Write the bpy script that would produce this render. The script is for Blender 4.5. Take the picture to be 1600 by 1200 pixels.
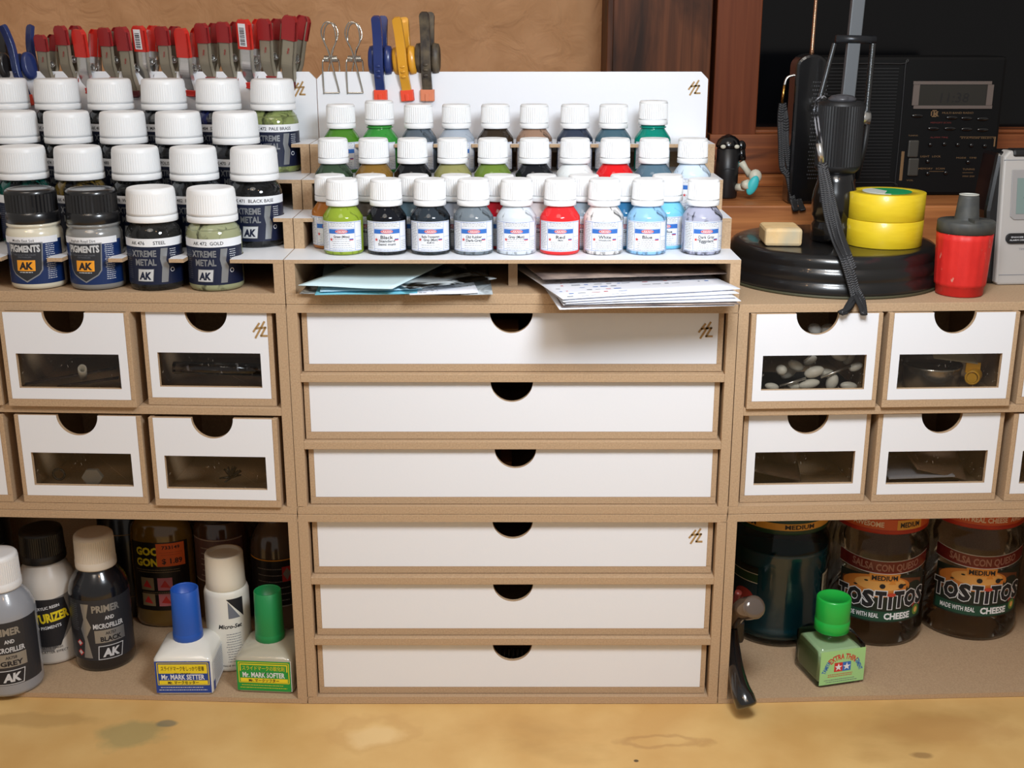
import bpy, bmesh, math, random
from mathutils import Vector, Matrix
for o in list(bpy.data.objects): bpy.data.objects.remove(o)
SC = bpy.context.scene
COL = SC.collection
PI = math.pi
R = math.radians
rnd = random.Random(7)
# ------------------------------------------------------------------ camera (authoring unit: millimetres)
TH = R(16.5); FPX = 1873.55; CAMY = -777.3; CAMZ = 475.3
cd = bpy.data.cameras.new('camera'); cam = bpy.data.objects.new('camera', cd); COL.objects.link(cam)
cam.location = (0, CAMY/1000, CAMZ/1000); cam.rotation_euler = (PI/2 - TH, 0, 0)
cd.sensor_fit = 'HORIZONTAL'; cd.sensor_width = 36; cd.lens = 36*FPX/1600; cd.clip_start = .02; cd.clip_end = 50
SC.camera = cam
# ------------------------------------------------------------------ world, lights, exposure
w = bpy.data.worlds.new('world'); SC.world = w; w.use_nodes = True
w.node_tree.nodes['Background'].inputs[0].default_value = (1.0, .93, .86, 1)
w.node_tree.nodes['Background'].inputs[1].default_value = .30
def light(name, kind, loc, energy, color, size=.1, target=None, shape='DISK'):
    d = bpy.data.lights.new(name, kind); d.energy = energy; d.color = color
    if kind == 'AREA': d.shape = shape; d.size = size
    else: d.shadow_soft_size = size
    o = bpy.data.objects.new(name, d); COL.objects.link(o); o.location = loc
    if target is not None:
        o.rotation_euler = (Vector(target) - Vector(loc)).to_track_quat('-Z', 'Y').to_euler()
    return o
light('desk_lamp_light', 'AREA', (.13, -.36, .60), 2.75, (.86, .93, 1.0), .15, (.03, .06, .22))
light('ceiling_light', 'AREA', (-.3, -1.5, 2.0), 10.5, (1.0, .93, .85), .9, (0, .1, .2))
light('room_bulb', 'POINT', (-.75, -1.05, 1.5), 4, (1.0, .60, .30), .03)
light('room_bulb', 'POINT', (-.30, -1.35, 1.6), 4, (1.0, .60, .30), .03)
light('room_bulb', 'POINT', (.45, -1.25, 1.45), 4, (1.0, .60, .30), .03)
vs = SC.view_settings; vs.view_transform = 'Standard'; vs.look = 'None'; vs.gamma = 1; vs.use_curve_mapping = False
vs.exposure = 0.0
SC.cycles.max_bounces = 8; SC.cycles.transparent_max_bounces = 24; SC.cycles.use_denoising = True

# ------------------------------------------------------------------ helpers
def lin(c):
    return tuple((v/12.92 if v <= .04045 else ((v+.055)/1.055)**2.4) for v in (x/255 for x in c))
MATS = {}
def mat(name, c, rough=.5, metal=0, coat=0, spec=.5, bump=0, bscale=800, trans=0):
    if name in MATS: return MATS[name]
    m = bpy.data.materials.new(name); m.use_nodes = True; nt = m.node_tree; b = nt.nodes['Principled BSDF']
    l = lin(c); b.inputs['Base Color'].default_value = (*l, 1); b.inputs['Roughness'].default_value = rough
    b.inputs['Metallic'].default_value = metal; b.inputs['Coat Weight'].default_value = coat; b.inputs['Coat Roughness'].default_value = .08
    b.inputs['Specular IOR Level'].default_value = spec
    if bump:
        tc = nt.nodes.new('ShaderNodeTexCoord'); n = nt.nodes.new('ShaderNodeTexNoise'); n.inputs['Scale'].default_value = bscale
        bp = nt.nodes.new('ShaderNodeBump'); bp.inputs['Strength'].default_value = bump; bp.inputs['Distance'].default_value = .001
        nt.links.new(tc.outputs['Object'], n.inputs['Vector']); nt.links.new(n.outputs[0], bp.inputs['Height']); nt.links.new(bp.outputs[0], b.inputs['Normal'])
    MATS[name] = m; return m
def noisy(name, c1, c2, scale=(100, 100, 100), rough=.6, detail=4, lo=.35, hi=.65, c3=None, scale3=(8, 8, 8), lo3=.55, hi3=.7, bump=0, coat=0, distort=0, spec=.4):
    if name in MATS: return MATS[name]
    m = bpy.data.materials.new(name); m.use_nodes = True; nt = m.node_tree; b = nt.nodes['Principled BSDF']
    tc = nt.nodes.new('ShaderNodeTexCoord')
    def layer(sc, lo, hi, ca, cb, cain=None):
        mp = nt.nodes.new('ShaderNodeMapping'); mp.inputs['Scale'].default_value = sc
        n = nt.nodes.new('ShaderNodeTexNoise'); n.inputs['Scale'].default_value = 1; n.inputs['Detail'].default_value = detail; n.inputs['Distortion'].default_value = distort
        r = nt.nodes.new('ShaderNodeMapRange'); r.inputs['From Min'].default_value = lo; r.inputs['From Max'].default_value = hi
        mx = nt.nodes.new('ShaderNodeMix'); mx.data_type = 'RGBA'
        nt.links.new(tc.outputs['Object'], mp.inputs['Vector']); nt.links.new(mp.outputs[0], n.inputs['Vector']); nt.links.new(n.outputs[0], r.inputs['Value'])
        nt.links.new(r.outputs[0], mx.inputs['Factor'])
        if cain is None: mx.inputs['A'].default_value = (*lin(ca), 1)
        else: nt.links.new(cain, mx.inputs['A'])
        mx.inputs['B'].default_value = (*lin(cb), 1)
        return mx.outputs['Result'], n.outputs[0]
    out, h = layer(scale, lo, hi, c1, c2)
    if c3: out, _ = layer(scale3, lo3, hi3, None, c3, out)
    nt.links.new(out, b.inputs['Base Color']); b.inputs['Roughness'].default_value = rough; b.inputs['Coat Weight'].default_value = coat
    b.inputs['Specular IOR Level'].default_value = spec
    if bump:
        bp = nt.nodes.new('ShaderNodeBump'); bp.inputs['Strength'].default_value = bump; bp.inputs['Distance'].default_value = .001
        nt.links.new(h, bp.inputs['Height']); nt.links.new(bp.outputs[0], b.inputs['Normal'])
    MATS[name] = m; return m
def glass(name, tint=(235, 240, 240), residue=None, amount=0.0, rough=.03, gloss=1.0, nscale=120):
    """thin-walled clear plastic or glass, with optional dried paint streaks inside"""
    if name in MATS: return MATS[name]
    m = bpy.data.materials.new(name); m.use_nodes = True; nt = m.node_tree; nt.nodes.clear()
    out = nt.nodes.new('ShaderNodeOutputMaterial'); tr = nt.nodes.new('ShaderNodeBsdfTransparent'); tr.inputs[0].default_value = (*lin(tint), 1)
    gl = nt.nodes.new('ShaderNodeBsdfGlossy'); gl.inputs['Roughness'].default_value = rough
    fr = nt.nodes.new('ShaderNodeFresnel'); fr.inputs[0].default_value = 1.45
    mu = nt.nodes.new('ShaderNodeMath'); mu.operation = 'MULTIPLY'; mu.inputs[1].default_value = gloss
    mx = nt.nodes.new('ShaderNodeMixShader'); nt.links.new(fr.outputs[0], mu.inputs[0]); nt.links.new(mu.outputs[0], mx.inputs[0])
    base = tr.outputs[0]
    if residue:
        tc = nt.nodes.new('ShaderNodeTexCoord'); mp = nt.nodes.new('ShaderNodeMapping'); mp.inputs['Scale'].default_value = (nscale, nscale, nscale*.45)
        n = nt.nodes.new('ShaderNodeTexNoise'); n.inputs['Scale'].default_value = 1; n.inputs['Detail'].default_value = 3; n.inputs['Distortion'].default_value = 1.2
        r = nt.nodes.new('ShaderNodeMapRange'); r.inputs['From Min'].default_value = .66-amount*.42; r.inputs['From Max'].default_value = .78-amount*.40
        df = nt.nodes.new('ShaderNodeBsdfDiffuse'); df.inputs[0].default_value = (*lin(residue), 1)
        m2 = nt.nodes.new('ShaderNodeMixShader')
        nt.links.new(tc.outputs['Object'], mp.inputs['Vector']); nt.links.new(mp.outputs[0], n.inputs['Vector']); nt.links.new(n.outputs[0], r.inputs['Value'])
        nt.links.new(r.outputs[0], m2.inputs[0]); nt.links.new(tr.outputs[0], m2.inputs[1]); nt.links.new(df.outputs[0], m2.inputs[2]); base = m2.outputs[0]
    nt.links.new(base, mx.inputs[1]); nt.links.new(gl.outputs[0], mx.inputs[2]); nt.links.new(mx.outputs[0], out.inputs[0])
    MATS[name] = m; return m

class MB:
    """collects faces in millimetres; build() links them as ONE mesh object"""
    def __init__(s): s.v = []; s.f = []; s.m = []; s.s = []
    def face(s, pts, mi=0, smooth=False):
        n = len(s.v); s.v += [tuple(p) for p in pts]; s.f.append(tuple(range(n, n+len(pts)))); s.m.append(mi); s.s.append(smooth)
    def add(s, vs_, fs, mi=0, smooth=False):
        n = len(s.v); s.v += [tuple(p) for p in vs_]
        for i, f in enumerate(fs):
            s.f.append(tuple(n+k for k in f)); s.m.append(mi[i] if isinstance(mi, list) else mi); s.s.append(smooth)
        return s
    def box(s, x0, x1, y0, y1, z0, z1, mi=0):
        v = [(x0,y0,z0),(x1,y0,z0),(x1,y1,z0),(x0,y1,z0),(x0,y0,z1),(x1,y0,z1),(x1,y1,z1),(x0,y1,z1)]
        return s.add(v, [(0,3,2,1),(4,5,6,7),(0,1,5,4),(1,2,6,5),(2,3,7,6),(3,0,4,7)], mi)
    def prism(s, poly, a0, a1, axis='y', mi=0, mside=None, smooth=False):
        """polygon in the two other axes, extruded along axis"""
        def P(p, a):
            return {'x': (a, p[0], p[1]), 'y': (p[0], a, p[1]), 'z': (p[0], p[1], a)}[axis]
        n = len(poly); v = [P(p, a0) for p in poly] + [P(p, a1) for p in poly]
        fs = [tuple(range(n)), tuple(range(2*n-1, n-1, -1))] + [(i, (i+1) % n, n+(i+1) % n, n+i) for i in range(n)]
        ms = mi if mside is None else mside
        k = len(s.f); s.add(v, fs, [mi, mi]+[ms]*n)
        if smooth:
            for j in range(k+2, len(s.f)): s.s[j] = True
        return s
    def lathe(s, prof, segs=32, c=(0,0,0), mi=0, rib=None, smooth=True, M=None):
        """prof: (r,z[,mi]) bottom to top; rib=(n,depth,z0,z1)"""
        n0 = len(s.v); ring = []
        for p in prof:
            r, z = p[0], p[1]
            idx = []
            for k in range(segs):
                rr = r
                if rib and rib[2] <= z <= rib[3] and (k % 2): rr = r - rib[1]
                a = 2*PI*k/segs
                q = Vector((rr*math.sin(a), -rr*math.cos(a), z))
                if M: q = M @ q
                s.v.append((q[0]+c[0], q[1]+c[1], q[2]+c[2])); idx.append(len(s.v)-1)
            ring.append(idx)
        for i in range(len(prof)-1):
            mm = prof[i][2] if len(prof[i]) > 2 else mi
            ribz = rib and rib[2] <= prof[i][1] and prof[i+1][1] <= rib[3]
            for k in range(segs):
                k2 = (k+1) % segs
                s.f.append((ring[i][k], ring[i][k2], ring[i+1][k2], ring[i+1][k])); s.m.append(mm); s.s.append(smooth and not ribz)
        mm0 = prof[0][2] if len(prof[0]) > 2 else mi
        if prof[0][0] > 0: s.f.append(tuple(reversed(ring[0]))); s.m.append(mm0); s.s.append(False)
        if prof[-1][0] > 0: s.f.append(tuple(ring[-1])); s.m.append(prof[-1][2] if len(prof[-1]) > 2 else mi); s.s.append(False)
        return s
    def tube(s, path, r, segs=10, mi=0, cap=True, flat=1.0):
        pts = [Vector(p) for p in path]; rings = []; prev = None
        for i, p in enumerate(pts):
            t = (pts[min(i+1, len(pts)-1)] - pts[max(i-1, 0)]).normalized()
            if prev is None:
                a = Vector((0,0,1)) if abs(t.z) < .9 else Vector((0,1,0)); u = t.cross(a).normalized()
            else:
                u = (prev - t*prev.dot(t)); u = u.normalized() if u.length > 1e-6 else t.orthogonal().normalized()
            prev = u; v = t.cross(u); rr = r[i] if isinstance(r, (list, tuple)) else r
            ring = []
            for k in range(segs):
                a = 2*PI*k/segs; q = p + u*math.cos(a)*rr + v*math.sin(a)*rr*flat; s.v.append(tuple(q)); ring.append(len(s.v)-1)
            rings.append(ring)
        for i in range(len(rings)-1):
            for k in range(segs):
                k2 = (k+1) % segs; s.f.append((rings[i][k], rings[i][k2], rings[i+1][k2], rings[i+1][k])); s.m.append(mi); s.s.append(True)
        if cap:
            s.f.append(tuple(reversed(rings[0]))); s.m.append(mi); s.s.append(True); s.f.append(tuple(rings[-1])); s.m.append(mi); s.s.append(True)
        return s
    def ellipsoid(s, c, rx, ry, rz, mi=0, segs=20, rings=12, M=None):
        prof = [(math.sin(PI*i/rings), -math.cos(PI*i/rings)) for i in range(rings+1)]
        n = len(s.v); b = MB(); b.lathe([(max(p[0], 1e-4), p[1]) for p in prof], segs)
        vv = []
        for p in b.v:
            q = Vector((p[0]*rx, p[1]*ry, p[2]*rz))
            if M: q = M @ q
            vv.append((q[0]+c[0], q[1]+c[1], q[2]+c[2]))
        return s.add(vv, b.f, mi, True)
    def xf(s, fn, start=0):
        for i in range(start, len(s.v)): s.v[i] = tuple(fn(Vector(s.v[i])))
        return s
    def build(s, name, mats, parent=None, loc=None, rotz=0, bevel=0, merge=True, subsurf=0):
        me = bpy.data.meshes.new(name)
        me.from_pydata([(a/1000, b/1000, c/1000) for a, b, c in s.v], [], s.f)
        if not isinstance(mats, (list, tuple)): mats = [mats]
        for m in mats: me.materials.append(m)
        me.polygons.foreach_set('material_index', s.m); me.polygons.foreach_set('use_smooth', s.s)
        me.validate(); me.update()
        if merge:
            bm = bmesh.new(); bm.from_mesh(me)
            bmesh.ops.remove_doubles(bm, verts=bm.verts, dist=1e-6)
            bmesh.ops.recalc_face_normals(bm, faces=bm.faces)
            bm.to_mesh(me); bm.free()
        o = bpy.data.objects.new(name, me); COL.objects.link(o)
        if parent: o.parent = parent
        if loc is not None: o.location = (loc[0]/1000, loc[1]/1000, loc[2]/1000)
        o.rotation_euler = (0, 0, rotz)
        if bevel:
            bv = o.modifiers.new('bevel', 'BEVEL'); bv.width = bevel/1000; bv.segments = 2; bv.limit_method = 'ANGLE'; bv.angle_limit = R(50)
        if subsurf:
            ss = o.modifiers.new('subsurf', 'SUBSURF'); ss.levels = subsurf; ss.render_levels = subsurf
        return o
def thing(name, label, cat, loc=(0,0,0), rotz=0, group=None, rot=None):
    o = bpy.data.objects.new(name, None); COL.objects.link(o); o.empty_display_size = .01
    o.location = tuple(v/1000 for v in loc); o.rotation_euler = rot if rot else (0, 0, rotz)
    o['label'] = label; o['category'] = cat
    if group: o['group'] = group
    return o
def tag(o, label, cat, group=None):
    o['label'] = label; o['category'] = cat
    if group: o['group'] = group
    return o
def struct(o): o['kind'] = 'structure'; return o
def dup(root, loc, rotz=0, label=None, rot=None):
    r = root.copy(); COL.objects.link(r); r.location = tuple(v/1000 for v in loc); r.rotation_euler = rot if rot else (0, 0, rotz)
    if label: r['label'] = label
    for ch in list(root.children):
        c = ch.copy(); COL.objects.link(c); c.parent = r
        for g in list(ch.children):
            d = g.copy(); COL.objects.link(d); d.parent = c
    return r

# measured picture points -> places in the room
def ray(px, py):
    a = (px-800)/FPX; b = -(py-600)/FPX
    return Vector((a, math.cos(TH)+b*math.sin(TH), -math.sin(TH)+b*math.cos(TH)))
def at_z(px, py, z):
    d = ray(px, py); t = (z-CAMZ)/d.z; return Vector((d.x*t, CAMY+d.y*t, z))
class Frame:
    def __init__(s, ox, rot): s.ox = ox; s.rot = rot; s.c = math.cos(rot); s.s = math.sin(rot)
    def w(s, x, y, z=0): return Vector((s.ox + x*s.c - y*s.s, x*s.s + y*s.c, z))
    def l(s, p): dx = p[0]-s.ox; return Vector((dx*s.c + p[1]*s.s, -dx*s.s + p[1]*s.c, p[2]))
def project(p):
    q = Vector(p) - Vector((0, CAMY, CAMZ)); f = q.y*math.cos(TH) - q.z*math.sin(TH); u = q.y*math.sin(TH)+q.z*math.cos(TH)
    return 800+FPX*q.x/f, 600-FPX*u/f
def at_y(px, py, y, F=None):
    F = F or FC
    d = ray(px, py); n = Vector((-F.s, F.c, 0)); o = F.w(0, y, 0); c = Vector((0, CAMY, CAMZ))
    t = (o-c).dot(n)/d.dot(n); return c + d*t
def xfor(px, y, z, F=None):
    """local x in frame F so that the point (x,y,z) shows in column px"""
    F = F or FC; x = 0
    for _ in range(12):
        e = px - project(F.w(x, y, z))[0]; g = project(F.w(x+1, y, z))[0] - project(F.w(x, y, z))[0]; x += e/g
    return x
YAW = R(2.5)
FC = Frame(0, 0); FL = Frame(-150.3, -YAW); FR = Frame(151.0, YAW)
SH = math.tan(YAW)

# ------------------------------------------------------------------ text and bent labels
_tc = {}
def text_tris(s, off=0.0, shear=0.0):
    k = (s, off, shear)
    if k in _tc: return _tc[k]
    cu = bpy.data.curves.new('t', 'FONT'); cu.body = s; cu.size = 1; cu.offset = off; cu.shear = shear; cu.resolution_u = 2; cu.fill_mode = 'FRONT'
    ob = bpy.data.objects.new('t', cu); COL.objects.link(ob)
    dg = bpy.context.evaluated_depsgraph_get(); me = bpy.data.meshes.new_from_object(ob.evaluated_get(dg))
    me.calc_loop_triangles()
    tr = [[(me.vertices[i].co.x, me.vertices[i].co.y) for i in t.vertices] for t in me.loop_triangles]
    bpy.data.objects.remove(ob); bpy.data.curves.remove(cu); bpy.data.meshes.remove(me)
    if tr:
        xs = [p[0] for t in tr for p in t]; x0, x1 = min(xs), max(xs)
        tr = [[(p[0]-x0, p[1]) for p in t] for t in tr]; wd = x1-x0
    else: wd = 1
    _tc[k] = (tr, wd); return _tc[k]
class Label:
    """flat layers (rect, poly, text) in mm; put onto a cylinder or a plane"""
    def __init__(s): s.p = []
    def rect(s, x0, x1, z0, z1, mi, L=0): s.p.append(([(x0,z0),(x1,z0),(x1,z1),(x0,z1)], mi, L)); return s
    def poly(s, pts, mi, L=1): s.p.append((pts, mi, L)); return s
    def oval(s, cx, cz, rx, rz, mi, L=1, n=20): return s.poly([(cx+rx*math.cos(2*PI*k/n), cz+rz*math.sin(2*PI*k/n)) for k in range(n)], mi, L)
    def star(s, cx, cz, r, mi, L=2):
        o = [(cx+(r if k % 2 == 0 else r*.4)*math.sin(PI*k/5), cz+(r if k % 2 == 0 else r*.4)*math.cos(PI*k/5)) for k in range(10)]
        for k in range(0, 10, 2): s.poly([o[k-1], o[k], o[(k+1) % 10], (cx, cz)], mi, L)
        return s
    def frame(s, x0, x1, z0, z1, t, mi, L=1):
        s.rect(x0, x1, z0, z0+t, mi, L); s.rect(x0, x1, z1-t, z1, mi, L); s.rect(x0, x0+t, z0, z1, mi, L); s.rect(x1-t, x1, z0, z1, mi, L); return s
    def text(s, t, cx, z, h, mi, L=2, w=None, off=0.0, shear=0.0, arc=0, rot=0, align='c', fn=None):
        """h: cap height in mm; w: forced width; fn: optional warp of (x,z) about the text centre"""
        tr, wd = text_tris(t, off, shear); k = h/.73; sx = k if w is None else w/wd
        W = wd*sx; x0 = -W/2 if align == 'c' else 0
        for tri in tr:
            q = []
            for (a, b) in tri:
                x, y = x0+a*sx, b*k
                if arc: an = x/arc; x, y = (arc+y)*math.sin(an), (arc+y)*math.cos(an)-arc
                if rot: x, y = x*math.cos(rot)-y*math.sin(rot), x*math.sin(rot)+y*math.cos(rot)
                if fn: x, y = fn(x, y)
                q.append((cx+x, z+y))
            s.p.append((q, mi, L))
        return s
    def lines(s, x0, x1, z0, z1, n, mi, L=2, t=.28, seed=1, dash=True):
        r = random.Random(seed)
        for k in range(n):
            z = z1 - (z1-z0)*(k+.5)/n; x = x0 + (r.random()*.08)*(x1-x0); xe = x1 - (r.random()*.12)*(x1-x0)
            while x < xe:
                d = r.uniform(.6, 2.0) if dash else xe-x
                s.rect(x, min(x+d, xe), z-t/2, z+t/2, mi, L); x += d+.35
        return s
    def put(s, b, R_=None, gap=.06, M=None, step=None, rad=None):
        """R_: cylinder radius (front is -Y); or flat in XZ plane facing -Y; rad: function z->radius"""
        st = step or (R_*.1 if R_ else 1e9)
        for pts, mi, L in s.p:
            pieces = [pts]
            if R_:
                xs = [p[0] for p in pts]; a, c = min(xs), max(xs)
                if c-a > st:
                    pieces = []; k0 = math.floor(a/st); k1 = math.ceil(c/st)
                    for k in range(k0, k1):
                        q = clip(clip(pts, k*st, 1), (k+1)*st, -1)
                        if len(q) > 2: pieces.append(q)
            for q in pieces:
                out = []
                for (x, z) in q:
                    g = gap*(L+1)
                    if R_:
                        rr = (rad(z) if rad else R_)+g; an = x/R_; v = Vector((rr*math.sin(an), -rr*math.cos(an), z))
                    else: v = Vector((x, -g, z))
                    out.append(M @ v if M else v)
                b.face(out, mi)
        return b
def clip(pts, x, sgn):
    out = []
    n = len(pts)
    for i in range(n):
        a, c = pts[i], pts[(i+1) % n]; ia = (a[0]-x)*sgn >= 0; ic = (c[0]-x)*sgn >= 0
        if ia: out.append(a)
        if ia != ic:
            t = (x-a[0])/(c[0]-a[0]); out.append((x, a[1]+(c[1]-a[1])*t))
    return out

# ------------------------------------------------------------------ materials
MDF = noisy('mdf', (190, 162, 130), (171, 143, 113), (900, 900, 900), .75, 5, .3, .7, c3=(181, 153, 122), scale3=(30, 30, 30), spec=.25, bump=.15)
WHT = mat('white_laminate', (230, 232, 237), .45, bump=.04, bscale=500)
LOGO = mat('engraved_brown', (168, 134, 86), .7)
CAPW = mat('white_plastic', (236, 237, 238), .38, spec=.45)
BLKP = mat('black_plastic', (22, 22, 24), .3)
PANE = glass('clear_acrylic', (244, 242, 238), (190, 180, 165), -.05, gloss=.7, nscale=1300)
CLEAR = glass('clear_glass', (236, 240, 238))
def pc(name, c, rough=.35, **k): return mat(name, c, rough, **k)
INK = mat('black_ink', (28, 28, 34), .6); GREYI = mat('grey_ink', (110, 115, 125), .6); BLUEI = mat('blue_ink', (52, 110, 190), .5)
REDI = mat('red_ink', (205, 52, 50), .5); LBLW = mat('label_white', (232, 234, 238), .5); SILV = mat('silver_ink', (165, 168, 172), .3, metal=.7)
NAVY = mat('navy_label', (14, 24, 52), .4); BLUEL = mat('blue_label', (14, 42, 92), .4); DKLBL = mat('charcoal_label', (42, 44, 50), .4)
ORNG = mat('orange_ink', (240, 160, 40), .5); YEL = mat('yellow_ink', (238, 214, 40), .5); GREEN = mat('green_ink', (30, 150, 62), .5)
METAL = mat('steel', (226, 226, 224), .3, metal=1)

# ------------------------------------------------------------------ the setting
DESK = noisy('desk_board', (222, 184, 120), (206, 162, 98), (14, 14, 14), .5, 6, .35, .65, c3=(190, 148, 88), scale3=(5, 9, 5), lo3=.6, hi3=.72, spec=.35)
def stain(m, cx, cy, rx, ry, c, strength, ring=False):
    """a mark of its own in the desk surface: noise-edged blot or ring"""
    nt = m.node_tree; b = nt.nodes['Principled BSDF']; src = b.inputs['Base Color'].links[0].from_socket
    tc = nt.nodes.new('ShaderNodeTexCoord'); mp = nt.nodes.new('ShaderNodeMapping')
    mp.inputs['Location'].default_value = (-cx/rx, -cy/ry, 0); mp.inputs['Scale'].default_value = (1000/rx, 1000/ry, 0)
    n = nt.nodes.new('ShaderNodeTexNoise'); n.inputs['Scale'].default_value = 45; n.inputs['Detail'].default_value = 5
    ln = nt.nodes.new('ShaderNodeVectorMath'); ln.operation = 'LENGTH'
    ad = nt.nodes.new('ShaderNodeMath'); ad.operation = 'MULTIPLY_ADD'; ad.inputs[1].default_value = 1.3; 
    nt.links.new(tc.outputs['Object'], mp.inputs['Vector']); nt.links.new(mp.outputs[0], ln.inputs[0]); nt.links.new(tc.outputs['Object'], n.inputs['Vector'])
    nt.links.new(n.outputs[0], ad.inputs[0]); nt.links.new(ln.outputs['Value'], ad.inputs[2])
    r = nt.nodes.new('ShaderNodeMapRange'); r.inputs['From Min'].default_value = 1.65; r.inputs['From Max'].default_value = 1.25; r.inputs['To Max'].default_value = strength
    nt.links.new(ad.outputs[0], r.inputs['Value']); fac = r.outputs[0]
    if ring:
        r2 = nt.nodes.new('ShaderNodeMapRange'); r2.inputs['From Min'].default_value = 1.15; r2.inputs['From Max'].default_value = 1.45
        mm = nt.nodes.new('ShaderNodeMath'); mm.operation = 'MULTIPLY'; nt.links.new(ad.outputs[0], r2.inputs['Value']); nt.links.new(r2.outputs[0], mm.inputs[0]); nt.links.new(fac, mm.inputs[1]); fac = mm.outputs[0]
    mx = nt.nodes.new('ShaderNodeMix'); mx.data_type = 'RGBA'; mx.inputs['B'].default_value = (*lin(c), 1)
    nt.links.new(fac, mx.inputs['Factor']); nt.links.new(src, mx.inputs['A']); nt.links.new(mx.outputs['Result'], b.inputs['Base Color'])
for px, py, rx, ry, c, st, rg in [(205, 1150, 26, 22, (150, 142, 96), .6, 0), (262, 1130, 9, 5, (110, 112, 96), .7, 0), (585, 1145, 34, 26, (196, 150, 92), .6, 1), (585, 1150, 22, 16, (232, 200, 145), .6, 0), (1035, 1158, 36, 9, (160, 112, 66), .7, 1), (60, 1125, 50, 10, (176, 138, 84), .5, 0), (1480, 1140, 60, 20, (196, 150, 92), .5, 0), (1440, 1180, 9, 5, (130, 95, 60), .6, 0), (994, 1189, 2.2, 2, (60, 45, 30), .9, 0)]:
    p = at_z(px, py, 0); stain(DESK, p.x, p.y, rx, ry, c, st, rg)
b = MB(); b.box(-900, 900, -520, 420, -24, 0)
struct(b.build('desk_top', DESK))
WALLM = noisy('tan_plaster', (194, 150, 110), (184, 140, 100), (26, 26, 26), .8, 5, .4, .6, bump=.0, spec=.2)
nt = WALLM.node_tree; tcn = nt.nodes.new('ShaderNodeTexCoord'); nn = nt.nodes.new('ShaderNodeTexNoise'); nn.inputs['Scale'].default_value = 38; nn.inputs['Detail'].default_value = 3; nn.inputs['Distortion'].default_value = .8
bp = nt.nodes.new('ShaderNodeBump'); bp.inputs['Strength'].default_value = .8; bp.inputs['Distance'].default_value = .006
nt.links.new(tcn.outputs['Object'], nn.inputs['Vector']); nt.links.new(nn.outputs[0], bp.inputs['Height']); nt.links.new(bp.outputs[0], nt.nodes['Principled BSDF'].inputs['Normal'])
b = MB(); b.box(-1000, 1000, 420, 440, -24, 900)
struct(b.build('wall_back', WALLM))
def wood(name, c1, c2, sc, c3=None, **k):
    return noisy(name, c1, c2, sc, .5, 6, .3, .7, c3=c3, distort=.6, **k)
WDV = wood('dark_stained_wood', (112, 66, 40), (72, 42, 26), (160, 160, 6), (44, 26, 16), scale3=(26, 26, 5), lo3=.5, hi3=.64, spec=.15)
WDV2 = wood('red_stained_wood', (122, 66, 40), (98, 50, 30), (170, 170, 6), spec=.15)
WDH = wood('sill_wood', (158, 92, 50), (112, 60, 32), (5, 90, 160), (84, 44, 24), scale3=(7, 40, 60), lo3=.58, hi3=.7)
WDL = wood('sill_edge_wood', (192, 124, 70), (148, 88, 46), (9, 90, 180), (110, 60, 30), scale3=(10, 40, 60), lo3=.6, hi3=.7)
def X(px, py, y): return at_y(px, py, y).x
def Zy(py, y): return at_y(800, py, y).z
xp0, xp1 = X(951, 60, 330), X(1112, 60, 330)
b = MB(); b.box(xp0, xp1, 330, 420, 0, 900); b.box(xp0-2, xp0+4, 326, 330, 0, 900)
struct(b.build('trim_1', WDV, bevel=1))
xb1 = X(1188, 100, 332)
b = MB(); b.box(X(1118, 100, 332), xb1, 335, 420, Zy(212, 334)+.5, 900)
struct(b.build('trim_2', WDV2, bevel=1))
zs, ze = Zy(272, 334), Zy(210, 334)
b = MB(); b.box(X(1108, 240, 334), 900, 334, 420, zs, ze); b.box(xb1, 900, 345, 420, ze, Zy(203, 345))
struct(b.build('trim_3', WDH, bevel=1))
b = MB(); b.box(X(1108, 240, 334), 900, 322, 420, Zy(289, 322), zs)
struct(b.build('trim_4', WDL, bevel=1))
# window at night: wooden frame and black pane
WPANE = mat('night_window_pane', (8, 9, 12), .12, spec=.35)
b = MB(); b.box(xb1, 900, 380, 386, 300, 900)
wn = struct(b.build('window_1', WPANE))
# wooden sill behind the cabinets
LEDZ = Zy(322, 183); 
b = MB(); b.box(-900, 900, 186, 420, LEDZ-45, LEDZ)
struct(b.build('trim_5', WDL, bevel=1.5))
b = MB(); b.box(-900, 900, 192, 420, 0, LEDZ-45)
struct(b.build('wall_lower', WDH))

# ------------------------------------------------------------------ cabinets
def Zf(py): return at_y(800, py, 0).z
TB = 5.6
def sheared(b, x_in, x_out, k, start=0):
    if k: b.xf(lambda v: (v.x + k*v.y*(v.x-x_out)/(x_in-x_out), v.y, v.z), start)
def carcass(parent, x0, x1, z0, z1, depth, shelves=(), ts=6.8, tb=TB, tf=None, k=0, inner=None):
    b = MB(); tf = tf or tb
    b.box(x0, x1, 0, depth, z0+.1, z0+tf); b.box(x0, x1, 0, depth, z1-tb, z1-.1)
    b.box(x0, x0+ts, 0, depth, z0+tf, z1-tb); b.box(x1-ts, x1, 0, depth, z0+tf, z1-tb)
    for z in shelves: b.box(x0+ts, x1-ts, 0, depth, z, z+tb)
    b.box(x0+ts, x1-ts, depth-3, depth, z0+tf, z1-tb)
    if k: sheared(b, inner, x1 if inner == x0 else x0, k)
    return b.build('carcass', MDF, parent, bevel=.35)
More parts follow.
